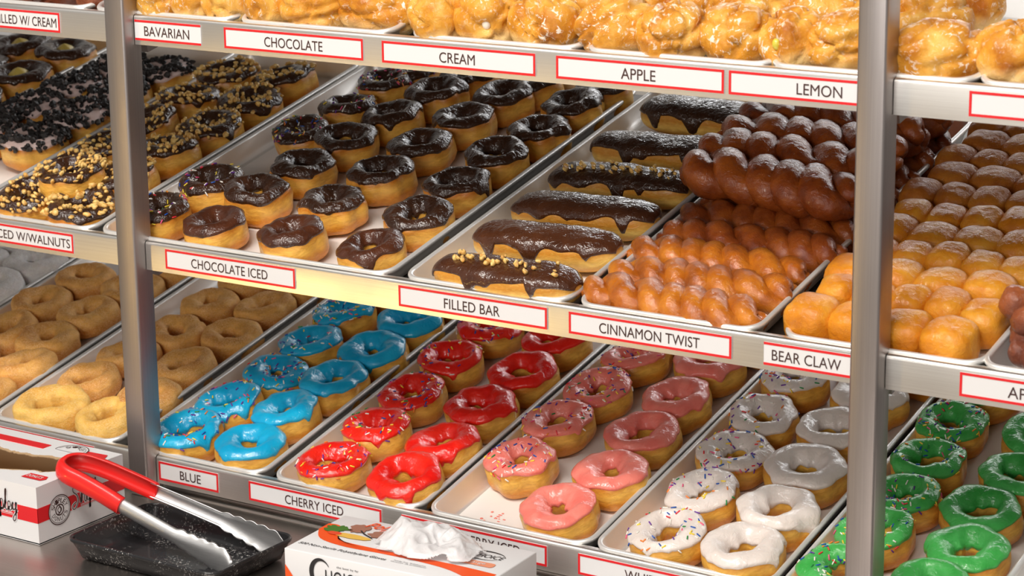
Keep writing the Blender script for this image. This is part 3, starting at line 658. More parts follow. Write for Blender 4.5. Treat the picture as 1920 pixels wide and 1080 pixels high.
for i, (x, v, up) in enumerate([(1.222, .062, 0), (1.222, .150, .0), (1.218, .105, .033), (1.225, .215, 0), (1.222, .310, 0), (1.330, .065, 0), (1.330, .155, 0)]):
    o = obj('apple_fritter', FR[i % 4], None, frame('mid', x, v, NB+up, rnd.uniform(0, 6))); tag(o, 'dark reddish glazed apple fritter, ' + ['front one beside the bear claws', 'behind the front one', 'stacked on top of two others', 'third back against the tray edge', 'fourth back against the tray edge', 'at the far right picture edge in front', 'at the far right picture edge behind'][i], 'fritter', 'apple fritters')

def pastry_mesh(seed, m, fill=None, sx=.044, sy=.035, sz=.030):
    rn = random.Random(seed); n, k = 56, 34; V = []
    cr = [(Vector((rn.uniform(-1, 1), rn.uniform(-1, 1), rn.uniform(-.3, 1))).normalized(), rn.uniform(-.35, .5), rn.uniform(.05, .11), rn.uniform(.08, .19)) for _ in range(4)]
    hole = Vector((rn.uniform(-.5, .5), -1, .15)).normalized()
    for i in range(k+1):
        la = (i/k-.5)*math.pi
        for j in range(n):
            lo = 2*math.pi*j/n; c = math.cos(la); d = Vector((c*math.cos(lo), c*math.sin(lo), math.sin(la)))
            r = (abs(d.x)**2.3+abs(d.y)**2.3+abs(d.z)**2.3)**(-1/2.3)
            w_ = d+Vector((mnoise.noise(d*2+Vector((seed, 0, 0))), mnoise.noise(d*2+Vector((0, seed, 0))), 0))*.35
            for nv, o_, wd, dp in cr: r *= 1-dp*math.exp(-((w_.dot(nv)-o_)/wd)**2)*(1 if d.z > -.4 else .2)
            if fill: r *= 1-.35*math.exp(-((d-hole).length/.22)**2)
            q = Vector((d.x*r*sx, d.y*r*sy, d.z*r*sz+sz)); q += d*(fbm(q+Vector((seed, 0, 0)), 30, 3)*.0030+fbm(q+Vector((seed, 0, 0)), 110, 2)*.0012); q.z = max(q.z, .0006*math.sin(j)); V.append(q)
    me = mesh('pastry', V, [(i*n+j, i*n+(j+1) % n, (i+1)*n+(j+1) % n, (i+1)*n+j) for i in range(k) for j in range(n)], m)
    f = None
    if fill:
        b = MB(); p = Vector((hole.x*sx*.72, hole.y*sy*.72, sz+hole.z*sz*.7)); blob(b, p.x, p.y, p.z, .0062, .005, .0055, 2, 16, 10, seed); f = b.mesh('filling', fill, True)
    return me, f
M_LEMON = plain('lemon_filling', (.62, .56, .06), .3, 0, .5); M_BAV = plain('white_cream_filling', (.88, .82, .72), .35)
PS = [pastry_mesh(i*11+3, G_PASTRY) for i in range(7)]; PL = [pastry_mesh(i*13+4, G_PASTRY, M_LEMON) for i in range(3)]; PC = [pastry_mesh(i*17+6, G_PASTRY, M_BAV) for i in range(2)]
PD = [pastry_mesh(i*19+8, G_PASTRYD) for i in range(3)]
rows = [([.030, .085, .143, .208, .275, .362, .462, .530, .608, .704, .775, .850, .925, .985, 1.090, 1.170, 1.235], .030, 'front row', 0),
        ([.060, .120, .180, .250, .320, .390, .477, .540, .625, .700, .771, .844, .926, .995, 1.050, 1.240], .106, 'second row', 0),
        ([.345, .430, .500, .575, .655, .925, 1.010, 1.060], .178, 'third row', 0), ([.360, .450, .540, .985], .245, 'hindmost row', 0)]
k = 0
for xs, v0, rw, _ in rows:
    for i, x in enumerate(xs):
        v = v0+.020+rnd.uniform(-.006, .006); lemon = .87 < x < 1.03 and rw == 'front row'; cream = .40 < x < .56
        me, f = (PL if lemon else PC if cream else PS)[k % (3 if lemon else 2 if cream else 7)]; k += 1
        w_ = (xs[i+1]-xs[i-1])/2 if 0 < i < len(xs)-1 else .075
        sc = min(1.28, max(.85, w_/.076)) if w_ < .11 else 1.05
        M = frame('top', x, v, NB+.001, rnd.uniform(-.7, .7)+(math.pi if (k % 2 and not lemon and not cream) else 0), (rnd.uniform(-.1, .1), rnd.uniform(-.12, .12))) @ Matrix.Diagonal((sc, 1.05, 1.2, 1))
        t = empty('filled_pastry', M)
        sign = 'bavarian' if x < .14 else 'chocolate' if x < .4 else 'cream' if x < .64 else 'apple' if x < .87 else 'lemon' if x < 1.04 else 'blank'
        tag(t, 'golden glazed filled pastry, %s of the top shelf, %s from the left post' % (rw, ['first', 'second', 'third', 'fourth', 'fifth', 'sixth', 'seventh', 'eighth', 'ninth', 'tenth', 'eleventh', 'twelfth', 'thirteenth', 'fourteenth', 'fifteenth', 'sixteenth', 'seventeenth'][i]), 'pastry', 'glazed pastries on the top shelf')
        cr_ = obj('crust', me, t)
        if f is not None: obj('filling', f, cr_)
for i, x in enumerate([-.30, -.235, -.165, -.098, -.042]):
    t = empty('filled_pastry', frame('top', x, .062, NB, rnd.uniform(0, 6))); tag(t, 'dark red-brown glazed pastry left of the post, %s from the picture edge' % ORD[i].replace('front', 'first'), 'pastry', 'dark pastries on the top shelf'); obj('crust', PD[i % 3][0], t)

# ------------------------------------------------------------------ lettering
def text_mesh(s, m, size=1.0, bold=0.0, shear=0.0, extrude=.0, spacing=1.0):
    cu = bpy.data.curves.new('lettering', 'FONT'); cu.body = s; cu.size = size; cu.offset = bold; cu.shear = shear; cu.space_character = spacing; cu.resolution_u = 4
    o = bpy.data.objects.new('lettering', cu); C.objects.link(o)
    dg = bpy.context.evaluated_depsgraph_get(); dg.update()
    me = bpy.data.meshes.new_from_object(o.evaluated_get(dg)); bpy.data.objects.remove(o); bpy.data.curves.remove(cu)
    me.name = 'lettering'; me.materials.clear(); me.materials.append(m)
    return me
def fit(me, x0, x1, z0, z1, keep=False):
    co = np.empty(len(me.vertices)*3); me.vertices.foreach_get('co', co); co = co.reshape(-1, 3)
    lo, hi = co.min(0), co.max(0)
    sy = (z1-z0)/(hi[1]-lo[1]); sx = (x1-x0)/(hi[0]-lo[0])
    if keep: sx = sy
    out = np.zeros_like(co); out[:, 0] = x0+(co[:, 0]-lo[0])*sx; out[:, 2] = z0+(co[:, 1]-lo[1])*sy; out[:, 1] = 0
    me.vertices.foreach_set('co', out.ravel()); me.update(); return me
def shelf_sign(shelf, x0, x1, text, t0, t1, label, border=(1, 1, 1, 1), zz=(-.0325, -.0065)):
    z = ZT[shelf]; t = empty('shelf_sign', Matrix.Translation(((x0+x1)/2, -.0005, z+zz[0])))
    tag(t, label, 'sign', 'red bordered flavour signs'); I = t.matrix_world.inverted()
    b = MB(); b.box(x0, x1, -.0011, -.0002, z+zz[0], z+zz[1]); cd = obj('card', b.mesh('card', M_WHITE), t, I)
    b = MB(); bw = .0028; y0, y1 = -.0015, -.0011
    if border[0]: b.box(x0, x1, y0, y1, z+zz[1]-bw, z+zz[1])
    if border[1]: b.box(x0, x1, y0, y1, z+zz[0], z+zz[0]+bw)
    if border[2]: b.box(x0, x0+bw, y0, y1, z+zz[0]+bw, z+zz[1]-bw)
    if border[3]: b.box(x1-bw, x1, y0, y1, z+zz[0]+bw, z+zz[1]-bw)
    obj('red_border', b.mesh('red_border', M_RED), cd)
    if text:
        me = fit(text_mesh(text, M_BLACK), t0, t1, z-.0262, z-.0140)
        o = obj('lettering', me, cd, Matrix.Translation((0, -.00155, 0)))
shelf_sign('top', -.330, -.116, 'FILLED W/ CREAM', -.232, -.122, 'sign reading FILLED W/ CREAM left of the left post')
shelf_sign('top', .015, .125, 'BAVARIAN', .031, .106, 'small sign reading BAVARIAN on the top rail', (1, 1, 0, 0))
shelf_sign('top', .163, .378, 'CHOCOLATE', .227, .317, 'sign reading CHOCOLATE on the top rail')
shelf_sign('top', .406, .622, 'CREAM', .489, .539, 'sign reading only CREAM on the top rail')
shelf_sign('top', .650, .864, 'APPLE', .735, .779, 'sign reading APPLE on the top rail')
shelf_sign('top', .870, 1.0265, 'LEMON', .951, 1.004, 'sign reading LEMON on the top rail beside the right post', (1, 1, 1, 0))
shelf_sign('top', 1.145, 1.36, '', 0, 0, 'blank red bordered sign right of the right post')
shelf_sign('mid', -.395, -.115, 'CHOCOLATE ICED W/WALNUTS', -.365, -.121, 'sign reading ICED W/WALNUTS on the middle rail')
shelf_sign('mid', .048, .262, 'CHOCOLATE ICED', .092, .218, 'sign reading CHOCOLATE ICED on the middle rail')
shelf_sign('mid', .422, .635, 'FILLED BAR', .489, .569, 'sign reading FILLED BAR on the middle rail')
shelf_sign('mid', .665, .877, 'CINNAMON TWIST', .706, .837, 'sign reading CINNAMON TWIST on the middle rail')
shelf_sign('mid', .917, 1.0265, 'BEAR CLAW', .927, 1.010, 'sign reading BEAR CLAW beside the right post', (1, 1, 0, 0))
shelf_sign('mid', 1.146, 1.36, 'APPLE FRITTER', 1.199, 1.315, 'sign beginning AP at the right picture edge')
shelf_sign('bot', -.312, -.099, 'CINNAMON', -.272, -.200, 'sign beginning CINN behind the doughnut box')
shelf_sign('bot', .018, .121, 'BLUE', .055, .091, 'small sign reading BLUE on the bottom rail')
shelf_sign('bot', .173, .387, 'CHERRY ICED', .233, .327, 'sign reading CHERRY ICED on the bottom rail')
shelf_sign('bot', .418, .632, 'STRAWBERRY ICED', .462, .594, 'sign ending Y ICED partly hidden by the glove box')
shelf_sign('bot', .676, .890, 'WHITE ICED', .740, .830, 'sign beginning WHI cut off by the bottom picture edge')

# ------------------------------------------------------------------ printing helpers (flat marks on boxes)
def ribbon(b, P, wd, mi=0, closed=False):
    # P: 2D points -> flat stroke of width wd in (x, z) plane
    n = len(P); V = []
    for i, p in enumerate(P):
        a = P[(i-1) % n] if (closed or i > 0) else P[i]; c = P[(i+1) % n] if (closed or i < n-1) else P[i]
        dx, dy = c[0]-a[0], c[1]-a[1]; l = math.hypot(dx, dy) or 1; w_ = wd[i] if isinstance(wd, list) else wd
        nx, ny = -dy/l*w_/2, dx/l*w_/2; V += [(p[0]+nx, 0, p[1]+ny), (p[0]-nx, 0, p[1]-ny)]
    m = n if closed else n-1
    b.add(V, [(2*i, 2*i+1, 2*((i+1) % n)+1, 2*((i+1) % n)) for i in range(m)], mi)
def spline(K, n=8):
    out = []
    for i in range(len(K)-1):
        p0, p1, p2, p3 = K[max(i-1, 0)], K[i], K[i+1], K[min(i+2, len(K)-1)]
        for j in range(n):
            t = j/n; out.append(tuple(.5*((2*p1[a])+(-p0[a]+p2[a])*t+(2*p0[a]-5*p1[a]+4*p2[a]-p3[a])*t*t+(-p0[a]+3*p1[a]-3*p2[a]+p3[a])*t**3) for a in (0, 1)))
    out.append(K[-1]); return out
def script_shipley(b, ox, oz, s, mi=0, wd=.09):
    # hand-lettered script: big looped S then h i p l e y
    strokes = [[(1.05, 1.55), (.75, 1.95), (.30, 1.80), (.25, 1.35), (.75, .85), (.85, .25), (.45, -.35), (.10, -.30), (.15, .05), (.6, .25)],
               [(1.15, .0), (1.40, .9), (1.55, 1.75), (1.42, 1.85), (1.32, 1.2), (1.28, .0), (1.5, .75), (1.72, .7), (1.72, .1), (1.95, .05), (2.1, .8), (2.08, .1), (2.3, .1), (2.5, .85), (2.42, -.8), (2.52, .7), (2.82, .85), (2.85, .15), (2.55, .0), (3.0, .2), (3.35, 1.7), (3.2, 1.75), (3.15, .2), (3.4, .05), (3.75, .45), (3.72, .8), (3.5, .75), (3.52, .1), (3.85, .1), (4.05, .8), (4.08, .15), (4.35, .3), (4.45, .85), (4.40, -.5), (4.15, -.9), (4.05, -.6), (4.6, .2)],
               [(2.07, 1.15), (2.13, 1.25)]]
    for K in strokes: ribbon(b, spline([(ox+x*s, oz+z*s) for x, z in K]), wd*s, mi)
    ribbon(b, [(ox+1.2*s, oz-.25*s), (ox+4.0*s, oz-.28*s)], wd*s*.8, mi+1)
def ring(b, cx, cz, r, wd, mi=0, n=40, sx=1.0): ribbon(b, [(cx+r*sx*math.cos(2*math.pi*i/n), cz+r*math.sin(2*math.pi*i/n)) for i in range(n)], wd, mi, True)
def arc_text(s, cx, cz, r, a0, a1, size, m, flip=False):
    out = []
    for i, ch in enumerate(s):
        if ch == ' ': continue
        a = R(a0+(a1-a0)*i/max(1, len(s)-1)); me = fit(text_mesh(ch, m), -size*.36, size*.36, -size/2, size/2)
        rot = (a+math.pi/2) if flip else (a-math.pi/2)
        out.append((me, Matrix.Translation((cx+r*math.cos(a), 0, cz+r*math.sin(a))) @ Matrix.Rotation(-rot, 4, 'Y')))
    V = []; Fc = []
    for me, M in out:
        k = len(V); V += [M @ v_.co for v_ in me.vertices]; Fc += [tuple(i+k for i in p.vertices) for p in me.polygons]
    return mesh('lettering', V, Fc, m, False)

# ------------------------------------------------------------------ doughnut box
BXR, BYF, BYB, BZT = .017, -.226, -.068, 1.031; BXL = -.285; BH = BZT-CZ
dbx = empty('donut_box', Matrix.Translation((BXR-.15, (BYF+BYB)/2, CZ))); tag(dbx, 'torn open white cardboard doughnut box with a red stripe on the counter', 'box')
DI = dbx.matrix_world.inverted()
b = MB(); th = .0012
b.box(BXL, BXR, BYF, BYB, CZ+.0005, CZ+.002)
b.box(BXL, BXR, BYF, BYF+th, CZ, BZT); b.box(BXL, BXR, BYB-th, BYB, CZ, BZT)
b.box(BXR-th, BXR, BYF+th, BYB-th, CZ, BZT); b.box(BXL, BXL+th, BYF+th, BYB-th, CZ, BZT)
obj('carton', b.mesh('carton', M_WHITE), dbx, DI)
b = MB(); i_ = .0008
b.box(BXL+th, BXR-th, BYF+th, BYF+th+i_, CZ+.002, BZT-.001); b.box(BXL+th, BXR-th, BYB-th-i_, BYB-th, CZ+.002, BZT-.001)
b.box(BXR-th-i_, BXR-th, BYF+th+i_, BYB-th-i_, CZ+.002, BZT-.001); b.box(BXL+th, BXR-th, BYF+th, BYB-th, CZ+.002, CZ+.0026)
obj('kraft_lining', b.mesh('kraft_lining', M_KRAFT), dbx, DI)
def torn(name, xs, edge, y_fixed, z0, lift, m1, seed):
    # lid panel between a straight edge and a torn one, white outside and kraft fibre at the tear
    V = []; Fc = []; mi = []
    for i, x in enumerate(xs):
        ye = edge(x)+.0022*mnoise.noise(Vector((x*260, seed, 0)))+.003*mnoise.noise(Vector((x*70, seed, 3))); yk = ye+(.0035+.0045*abs(mnoise.noise(Vector((x*60, seed, 9)))))*(1 if y_fixed > ye else -1)
        z = z0+lift*(abs(ye-y_fixed)/.06)**2
        V += [(x, y_fixed, z0), (x, yk, z), (x, ye, z-.0004), (x, ye, z-.0016), (x, y_fixed, z0-.0016)]
    for i in range(len(xs)-1):
        a = i*5; c = a+5
        for k in range(4): Fc.append((a+k, c+k, c+k+1, a+k+1)); mi.append(0 if k == 0 else 1)
    return mesh(name, V, Fc, m1, False, mi)
xs = [BXL+(BXR-BXL)*i/160 for i in range(161)]
def rear_edge(x):
    if x > -.012: return -.150-.1*(x+.012)
    if x > -.04: return -.126-.024*((x+.04)/.028)**2
    return -.126-.012*abs(math.sin((x+.05)*26))
def front_edge(x):
    return -.152-.022*(1 if x < -.02 else max(0, (.010-x)/.03))-.02*min(1, max(0, (-.03-x)/.05))
obj('lid_flap', torn('lid_flap', xs, rear_edge, BYB, BZT, .0006, [M_WHITE, M_KRAFT], 3), dbx, DI)
obj('lid_flap', torn('lid_flap', xs, front_edge, BYF, BZT, .0006, [M_WHITE, M_KRAFT], 8), dbx, DI)
# red bands round the walls
b = MB(); e_ = .0004
b.box(BXL, BXR+e_, BYF-e_, BYF-.00005, CZ+.0285, CZ+.048); b.box(BXR+.00005, BXR+e_, BYF-e_, BYB, CZ+.0285, CZ+.048)
b.box(-.200, -.088, -.107, -.091, BZT+.0003, BZT+.0012); 
V = [(-.026, -.100, BZT+.0012), (.004, -.112, BZT+.0012), (.013, -.098, BZT+.0012), (.006, -.084, BZT+.0012), (-.026, -.086, BZT+.0012)]; b.add(V, [(0, 1, 2, 3, 4)])
obj('red_band', b.mesh('red_band', M_RED), dbx, DI)
b = MB(); b.add([(-.030, -.205, 0), (.003, -.205, 0), (.007, -.198, 0), (.002, -.189, 0), (-.028, -.189, 0)], [(0, 1, 2, 3, 4)])
obj('red_patch', b.mesh('red_patch', M_RED), dbx, DI @ Matrix.Translation((0, 0, BZT+.0012)))
me = fit(text_mesh('DONUTS', M_WHITE, bold=.01), -.026, .000, -.2005, -.1935); obj('lettering', me, dbx, DI @ Matrix.Translation((0, 0, BZT+.0016)) @ Matrix.Rotation(R(-90), 4, 'X') )
SIDE = Matrix.Translation((BXR+.0006, 0, 0)) @ Matrix.Rotation(R(90), 4, 'Z')     # local x -> world +y, local z up, faces +x
# emblem disc on the side: white backing, rings, arc text, small ring doughnut
b = MB(); ec, ez = -.188, CZ+.036
V = [(ec+.0195*math.cos(2*math.pi*i/40), 0, ez+.0195*math.sin(2*math.pi*i/40)) for i in range(40)]; b.add(V, [tuple(range(40))])
obj('emblem_disc', b.mesh('emblem_disc', M_WHITE), dbx, DI @ SIDE)
b = MB(); ring(b, ec, ez, .0193, .0012); ring(b, ec, ez, .0172, .0006); ring(b, ec, ez, .0070, .0016); ring(b, ec, ez, .0034, .0010)
ribbon(b, spline([(ec-.004, ez-.006), (ec+.001, ez-.003), (ec+.002, ez+.002), (ec-.001, ez+.006)]), .0014)
obj('emblem', b.mesh('emblem', M_BLACK), dbx, DI @ Matrix.Translation((.0003, 0, 0)) @ SIDE)
obj('lettering', arc_text('SHIPLEY', ec, ez, .0122, 158, 22, .0062, M_BLACK), dbx, DI @ Matrix.Translation((.0003, 0, 0)) @ SIDE)
obj('lettering', arc_text('DONUTS', ec, ez, .0122, 208, 332, .0056, M_BLACK, True), dbx, DI @ Matrix.Translation((.0003, 0, 0)) @ SIDE)
b = MB(); script_shipley(b, -.166, CZ+.034, .0135, 0, .085)
# white halo under the script so that it reads over the red band
hb = MB(); script_shipley(hb, -.166, CZ+.034, .0135, 0, .26)
obj('script_halo', hb.mesh('script_halo', [M_WHITE, M_WHITE]), dbx, DI @ SIDE)
obj('script_name', b.mesh('script_name', [M_BLACK, M_RED]), dbx, DI @ Matrix.Translation((.0004, 0, 0)) @ SIDE)
FRONT = Matrix.Translation((0, BYF-.0006, 0))
b = MB(); script_shipley(b, -.084, CZ+.038, .0145, 0, .085); hb = MB(); script_shipley(hb, -.084, CZ+.038, .0145, 0, .26)
obj('script_halo', hb.mesh('script_halo', [M_WHITE, M_WHITE]), dbx, DI @ FRONT)
obj('script_name', b.mesh('script_name', [M_BLACK, M_RED]), dbx, DI @ Matrix.Translation((0, -.0004, 0)) @ FRONT)
# emblem half torn on the lid
TOPM = Matrix.Translation((0, 0, BZT+.0014)) @ Matrix.Rotation(R(-90), 4, 'X')
b = MB(); V = [(-.050+.019*math.cos(2*math.pi*i/40), 0, -.0+.0) for i in range(3)]
ey = -.096
b = MB(); V = [(-.048+.0245*math.cos(R(a)), 0, ey+.0225*math.sin(R(a))) for a in range(-12, 193, 6)]; b.add(V, [tuple(range(len(V)))])
obj('emblem_disc', b.mesh('emblem_disc', M_WHITE), dbx, DI @ TOPM)
b = MB(); ribbon(b, [(-.048+.024*math.cos(R(a)), ey+.022*math.sin(R(a))) for a in range(-12, 193, 6)], .0013); ribbon(b, [(-.048+.0205*math.cos(R(a)), ey+.0185*math.sin(R(a))) for a in range(-5, 186, 6)], .0006)
obj('emblem', b.mesh('emblem', M_BLACK), dbx, DI @ Matrix.Translation((0, 0, .0003)) @ TOPM)
obj('lettering', arc_text('SHIPLEY', -.048, ey, .0142, 150, 30, .0068, M_BLACK), dbx, DI @ Matrix.Translation((0, 0, .0003)) @ TOPM)

# ------------------------------------------------------------------ black tray on the counter
def black_mat():
    m, t, b = new_mat('worn_black_tray'); tc, v = coords(t, (1, 1, 1), False)
    n = noise_t(t, v, 330, 3, .7); n2 = noise_t(t, v, 18, 3, .6)
    f = mix(t, 1.0, ramp(t, n, [(.585, (0, 0, 0)), (.62, (1, 1, 1))]), ramp(t, n2, [(.46, (0, 0, 0)), (.62, (1, 1, 1))]), 'MULTIPLY')
    t.links.new(mix(t, f, (.016, .016, .018), (.65, .63, .60)), b.inputs['Base Color']); b.inputs['Roughness'].default_value = .32
    b.inputs['Coat Weight'].default_value = .3; bump(t, b, n, .2, .0006); return m
M_BT = black_mat()
btw, btl = .244, .160
bt = obj('serving_tray', pan_mesh(btw, btl, M_BT, .029, .020, .0022, .012), None, Matrix.Translation((.0815, -.2495, CZ+.0305)))
tag(bt, 'small black metal tray flecked with sugar holding the tongs tips', 'tray')

# ------------------------------------------------------------------ tongs
M_SIL = plain('red_silicone', (.80, .012, .010), .35, 0, .25); M_TS = steel('tongs_steel', (.92, .92, .92), 0, .34)
tg = empty('serving_tongs', Matrix.Translation((.02, -.17, 1.04))); tag(tg, 'steel kitchen tongs with red handles resting on the doughnut box', 'tongs'); TI = tg.matrix_world.inverted()
def lerp(a, b_, u): return Vector(a)+(Vector(b_)-Vector(a))*u
def arm(pts, widths, depth, name, m, parent, up=Vector((0, 0, 1)), open_=1, side=1, scallop=False, thick=.0012):
    # channel section swept along pts: the web faces outwards, the flanges point at the other arm
    V = []; K = 13; Fc = []
    P = [Vector(p) for p in pts]; n = len(P)
    for i, p in enumerate(P):
        t = (P[min(i+1, n-1)]-P[max(i-1, 0)]).normalized(); sd = t.cross(up).normalized()*side; uu = sd.cross(t).normalized()*(1 if side > 0 else -1)
        w_ = widths[i]/2; d = depth[i]
        for k in range(K):
            a = math.pi*(k/(K-1)-.5); yy = w_*math.sin(a); xx = d*math.cos(a)
            if scallop and k in (0, 1, K-2, K-1): yy += math.copysign(scallop[i], yy)*(1 if k in (0, K-1) else .5)
            V.append(p+uu*yy+sd*xx)
    m_ = len(V)
    for i in range(n):
        for k in range(K):
            p = P[i]; q = V[i*K+k]; V.append(q+(p-q).normalized()*thick if (p-q).length > 1e-5 else q)
    for i in range(n-1):
        for k in range(K-1):
            a = i*K+k; Fc.append((a, a+1, a+K+1, a+K)); Fc.append((m_+a, m_+a+K, m_+a+K+1, m_+a+1))
        for k in (0, K-1):
            a = i*K+k; f = (a, a+K, m_+a+K, m_+a); Fc.append(f if k == 0 else f[::-1])
    for i in (0, n-1):
        for k in range(K-1):
            a = i*K+k; Fc.append((a, m_+a, m_+a+1, a+1))
    o = obj(name, mesh(name, V, Fc, m), parent, TI); return o
A0 = Vector((.022, -.178, 1.043)); 
HA, HB = Vector((.118, -.178, 1.0115)), Vector((.127, -.127, 1.016))
TA, TB = Vector((.290, -.176, .9655)), Vector((.318, -.110, .9720))
MA, MBv = lerp(HA, TA, .5)+Vector((0, -.003, .001)), lerp(HB, TB, .5)+Vector((0, .003, .002))
for (H_, M_, T_, sd) in ((HA, MA, TA, 1), (HB, MBv, TB, -1)):
    N_ = 72; start = H_+(H_-M_).normalized()*.010
    pts = []; wd = []; dp = []; scl = []
    for q in range(N_+1):
        u = q/N_; p = ((1-u)**2)*start+2*u*(1-u)*M_+u*u*T_; pts.append(p)
        f = max(0, (u-.52)/.48); sc = .0026*abs(math.sin(f*math.pi*5.5)) if f > 0 else 0
        scl.append(sc*1.1*(1 if f < .9 else .3)); w_ = .0200+.0125*min(1, f*1.5); w_ *= math.sqrt(max(.12, 1-max(0, (f-.80)/.20)**2.2)); wd.append(w_); dp.append(.0078-.004*f)
    arm(pts, wd, dp, 'steel_arm', M_TS, tg, side=sd, scallop=scl)
# handle: one continuous silicone strip bent round the hinge end
ctrl = [tuple(HA+(HA-MA).normalized()*.001), (.088, -.181, 1.0235), (.055, -.184, 1.0345), (.034, -.186, 1.0405), (.022, -.181, 1.0440), (.0185, -.168, 1.0460), (.024, -.156, 1.0460), (.038, -.148, 1.0430), (.062, -.141, 1.0365), (.092, -.134, 1.0270), tuple(HB+(HB-MBv).normalized()*.001)]
def spl3(K, n):
    out = []
    for i in range(len(K)-1):
        p0, p1, p2, p3 = K[max(i-1, 0)], K[i], K[i+1], K[min(i+2, len(K)-1)]
        for j in range(n):
            t = j/n; out.append(Vector([.5*((2*p1[a])+(-p0[a]+p2[a])*t+(2*p0[a]-5*p1[a]+4*p2[a]-p3[a])*t*t+(-p0[a]+3*p1[a]-3*p2[a]+p3[a])*t**3) for a in range(3)]))
    out.append(Vector(K[-1])); return out
P = spl3(ctrl, 8); V = []; Fc = []; n = len(P)
sec = [(-.0122, .001), (-.0117, .0034), (-.0075, .0060), (0, .0068), (.0075, .0060), (.0117, .0034), (.0122, .001), (.0117, -.0010), (.0075, .0022), (0, .0030), (-.0075, .0022), (-.0117, -.0010)]
cen = Vector((.07, -.160, 1.03))
for i, p in enumerate(P):
    t = (P[min(i+1, n-1)]-P[max(i-1, 0)]).normalized(); sd = t.cross(Vector((.25, 0, 1))).normalized(); uu = sd.cross(t).normalized()
    if uu.z < 0: uu = -uu
    if i: 
        if sd.dot(prev) < 0: sd = -sd
    elif sd.y > 0: sd = -sd
    prev = sd; kk = 1.0 if 3 < i < n-4 else .98
    for a, c in sec: V.append(p+uu*a*kk+sd*c*1.5)
K = len(sec)
Fc = [(i*K+k, i*K+(k+1) % K, (i+1)*K+(k+1) % K, (i+1)*K+k) for i in range(n-1) for k in range(K)]+[tuple(range(K)), tuple((n-1)*K+k for k in range(K))]
obj('red_handle', mesh('red_handle', V, Fc, M_SIL), tg, TI)

# ------------------------------------------------------------------ glove box
GW, GD, GH = .268, .128, .0648
GM = Matrix.Translation((.397, -.205, CZ)) @ Matrix.Rotation(R(3.6), 4, 'Z')
gb = empty('glove_box', GM); tag(gb, 'white and orange box of disposable polyethylene gloves on the counter', 'box')
b = MB(); b.box(0, GW, 0, GD, 0, GH); o = obj('carton', b.mesh('carton', M_WHITE), gb); bevel(o, .0015, 2)
b = MB(); b.box(-.0004, .0002, .002, GD-.002, .001, GH-.001); obj('side_flap', b.mesh('side_flap', M_KRAFT), gb)
GT = Matrix.Translation((0, 0, GH+.0004)) @ Matrix.Rotation(R(-90), 4, 'X')       # local z -> +y
# orange swoosh on the lid
K1 = [(.000, .072), (.020, .046), (.060, .036), (.110, .037), (.160, .036), (.205, .030), (.240, .016), (.262, .006)]
K2 = [(.000, .094), (.018, .092), (.034, .062), (.050, .050), (.110, .047), (.160, .047), (.215, .046), (.264, .042)]
a1, a2 = spline(K1, 8), spline(K2, 8)
b = MB(); b.add([(x, 0, y) for x, y in a1]+[(x, 0, y) for x, y in a2], [(i, i+1, len(a1)+i+1, len(a1)+i) for i in range(len(a1)-1)])
obj('orange_swoosh', b.mesh('orange_swoosh', M_ORANGE), gb, GT)
b = MB(); q = spline([(.001, .045), (.010, .034), (.022, .016), (.034, .001)]); b.add([(x, -.0006, z) for x, z in q]+[(x, -.0006, .0008) for x, z in q], [(i, i+1, len(q)+i+1, len(q)+i) for i in range(len(q)-1)])
obj('orange_swoosh', b.mesh('orange_swoosh', M_ORANGE), gb)
def put(me, x0, x1, y0, y1, M, name='lettering', dz=.0004): return obj(name, fit(me, x0, x1, y0, y1), gb, Matrix.Translation((0, 0, dz)) @ M)
put(text_mesh('500 Non-Sterile Polyethylene Gloves', M_INK, shear=.3, bold=.01), .006, .128, .018, .0255, GT)
put(text_mesh('Powder Free  Ambidextrous', M_INK), .137, .180, .024, .0265, GT); put(text_mesh('Guantes de polietileno', M_INK), .135, .183, .0195, .0225, GT)
put(text_mesh('Poly', M_ORANGE, shear=.4, bold=.015), .046, .086, .096, .118, GT, dz=.0012)
put(text_mesh('CHOICE', M_INK, shear=.2), .206, .248, .082, .092, GT)
b = MB(); ribbon(b, [(.222+.026*math.cos(R(a)), .088+.013*math.sin(R(a))) for a in range(20, 330, 8)], [.0004+.0032*max(0, math.sin(R((a-20)*180/310)))*(1 if a < 250 else .6) for a in range(20, 330, 8)])
obj('letter_c_swash', b.mesh('letter_c_swash', M_INK), gb, Matrix.Translation((0, 0, .0005)) @ GT)
M_SALM = plain('print_salmon', (.80, .30, .17), .5); M_GRN = plain('print_leaf_green', (.06, .17, .02), .6); M_MEAT = plain('print_meat', (.34, .15, .10), .6); M_BUN = plain('print_bun', (.76, .46, .08), .6); M_TOM = plain('print_tomato', (.72, .07, .02), .6)
b = MB(); b.add([(x, 0, z) for x, z in rrect(.046, .013, .0045, 5)], [tuple(range(24))]); obj('size_patch', b.mesh('size_patch', M_SALM), gb, Matrix.Translation((.203, .056, .0003)) @ GT)
put(text_mesh('Large', M_WHITE), .215, .237, .0585, .0665, GT, dz=.0008)
def printed(name, P, m, M): 
    b = MB(); b.add([(x, 0, z) for x, z in P], [tuple(range(len(P)))]); obj(name, b.mesh(name, m), gb, M)
def blobby(cx, cz, rx, rz, seed, n=40, am=.25): return [(cx+rx*math.cos(2*math.pi*i/n)*(1+am*mnoise.noise(Vector((math.cos(6.28*i/n)*2, math.sin(6.28*i/n)*2, seed)))), cz+rz*math.sin(2*math.pi*i/n)*(1+am*mnoise.noise(Vector((math.cos(6.28*i/n)*2, math.sin(6.28*i/n)*2, seed+4))))) for i in range(n)]
GT2 = Matrix.Translation((0, 0, .0007)) @ GT
printed('printed_herbs', blobby(.020, .082, .015, .011, 2, 60, .8), M_GRN, GT2)
